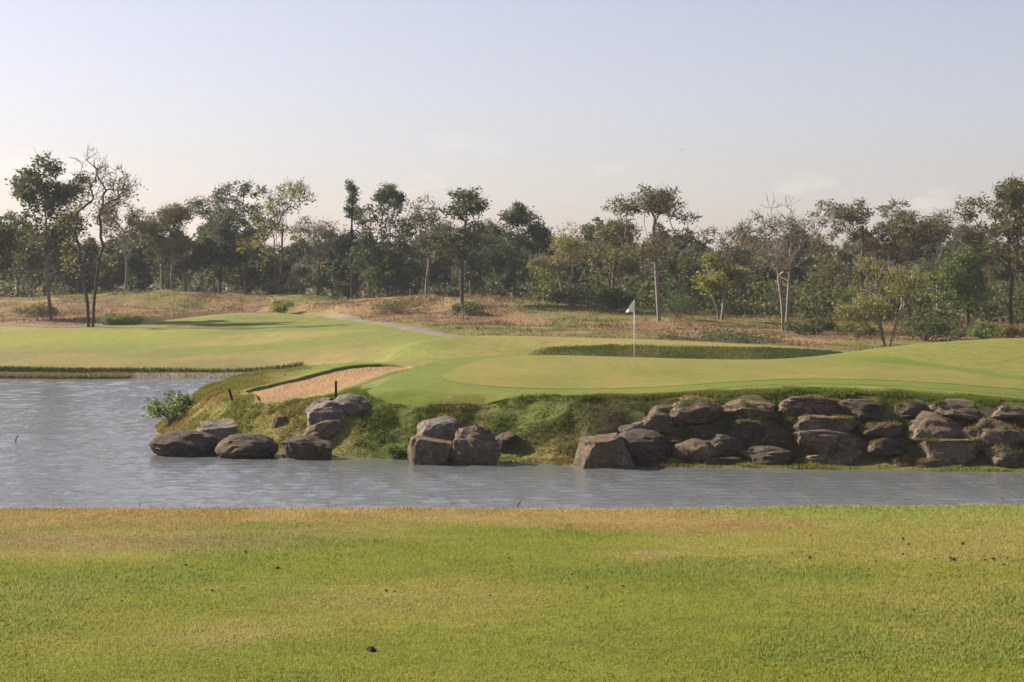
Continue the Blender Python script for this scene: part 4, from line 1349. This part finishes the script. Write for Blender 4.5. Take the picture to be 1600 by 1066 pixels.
Yst = CAMZ * FPX / (690 - HOR)
st = tag(empty('stick', (gx(22, Yst), Yst, 0)), 'thin dark stick poking out of the water at left', 'stick')
bm = bmesh.new(); cyl(bm, (0, 0, -.4), (.07, 0, .12), .022, .018, 7); cyl(bm, (.07, 0, .12), (.15, .02, .20), .018, .012, 7)
shaft = bm_obj('shaft', bm, M['wood'], st)
bm = bmesh.new(); cyl(bm, (.06, 0, .10), (.12, -.03, .13), .01, .006, 6); bm_obj('twig', bm, M['wood'], shaft)

# things lying on the near grass
def clod(px, py, size, label, seed, cat='clod', name='earth_clod'):
    # where the line of sight meets the near fairway
    t = (py - HOR) / FPX
    Y = 1.6 / (t - .03)
    x = gx(px, Y)
    me = rock_mesh(seed, size, size * .8, size * .8, 'mid')
    o = link(name, me, M['wood'])
    o.location = (x, Y, hgt(x, Y) + size * .45)
    tag(o, label, cat, 'bits lying on the near fairway')
clod(580, 1017, .024, 'dark clod of earth on the grass near the bottom centre', 700)
clod(1490, 881, .022, 'dark dropping on the grass at right', 701)
clod(1552, 880, .018, 'small dark crumb right of the dark dropping', 702)
clod(383, 861, .014, 'tiny dark crumb in the green grass at left', 703)

crumb_me = [rock_mesh(720 + k, .012, .010, .009, 'mid') for k in range(3)]
for me_ in crumb_me: me_.materials.append(M['wood'])
for k in range(34):
    if k < 20: cx, cy = random.gauss(1400, 110), random.gauss(868, 22)
    else: cx, cy = random.uniform(100, 1000), random.uniform(845, 940)
    Yk = 1.6 / ((cy - HOR) / FPX - .03)
    o = link('soil_crumb', crumb_me[k % 3])
    xk = gx(cx, Yk)
    sk_ = random.uniform(.5, 1.15)
    o.location = (xk, Yk, hgt(xk, Yk) + .006 * sk_ + .006); o.scale = (sk_, sk_, sk_)
    o.rotation_euler = (0, 0, random.uniform(0, 6.28))
    tag(o, 'dark crumb of soil scattered on the near fairway grass', 'soil crumb', 'soil crumbs on the near fairway')
bird = tag(empty('bird', (gx(1066, 320), 320, wz(234, 320))), 'tiny dark bird high in the sky right of centre', 'bird')
bm = bmesh.new()
bmesh.ops.create_uvsphere(bm, u_segments=10, v_segments=6, radius=1, matrix=Matrix.Diagonal((.2, .06, .06, 1)))
bm_obj('body', bm, M['feather'], bird)
for s in (-1, 1):
    bm = bmesh.new()
    v = [bm.verts.new(p) for p in [(.06, s * .04, .02), (.10, s * .28, .08), (-.02, s * .55, .05), (-.08, s * .28, .06), (-.07, s * .04, .01)]]
    bm.faces.new(v)
    w = bm_obj('wing', bm, M['feather'], bird, False)
    w.modifiers.new('thickness', 'SOLIDIFY').thickness = .012
bird.rotation_euler = (0, 0, math.radians(70))

# ------------------------------------------------------------------ the air
def haze():
    me = bpy.data.meshes.new('haze')
    x, y0, y1, z0, z1 = 1700, -70, 1800, -3, 32
    me.from_pydata([(-x, y0, z0), (x, y0, z0), (x, y1, z0), (-x, y1, z0), (-x, y0, z1), (x, y0, z1), (x, y1, z1), (-x, y1, z1)], [],
                   [(0, 3, 2, 1), (4, 5, 6, 7), (0, 1, 5, 4), (1, 2, 6, 5), (2, 3, 7, 6), (3, 0, 4, 7)])
    m, n, l, out = new_mat('haze_air')
    v = n.new('ShaderNodeVolumePrincipled')
    v.inputs['Color'].default_value = (.78, .87, 1.0, 1)
    v.inputs['Density'].default_value = .0002
    v.inputs['Anisotropy'].default_value = .2
    l.new(v.outputs[0], out.inputs['Volume'])
    o = link('haze', me, m)
    return tag(o, 'thin pale haze in the air over the course', 'haze', kind='stuff')
haze()
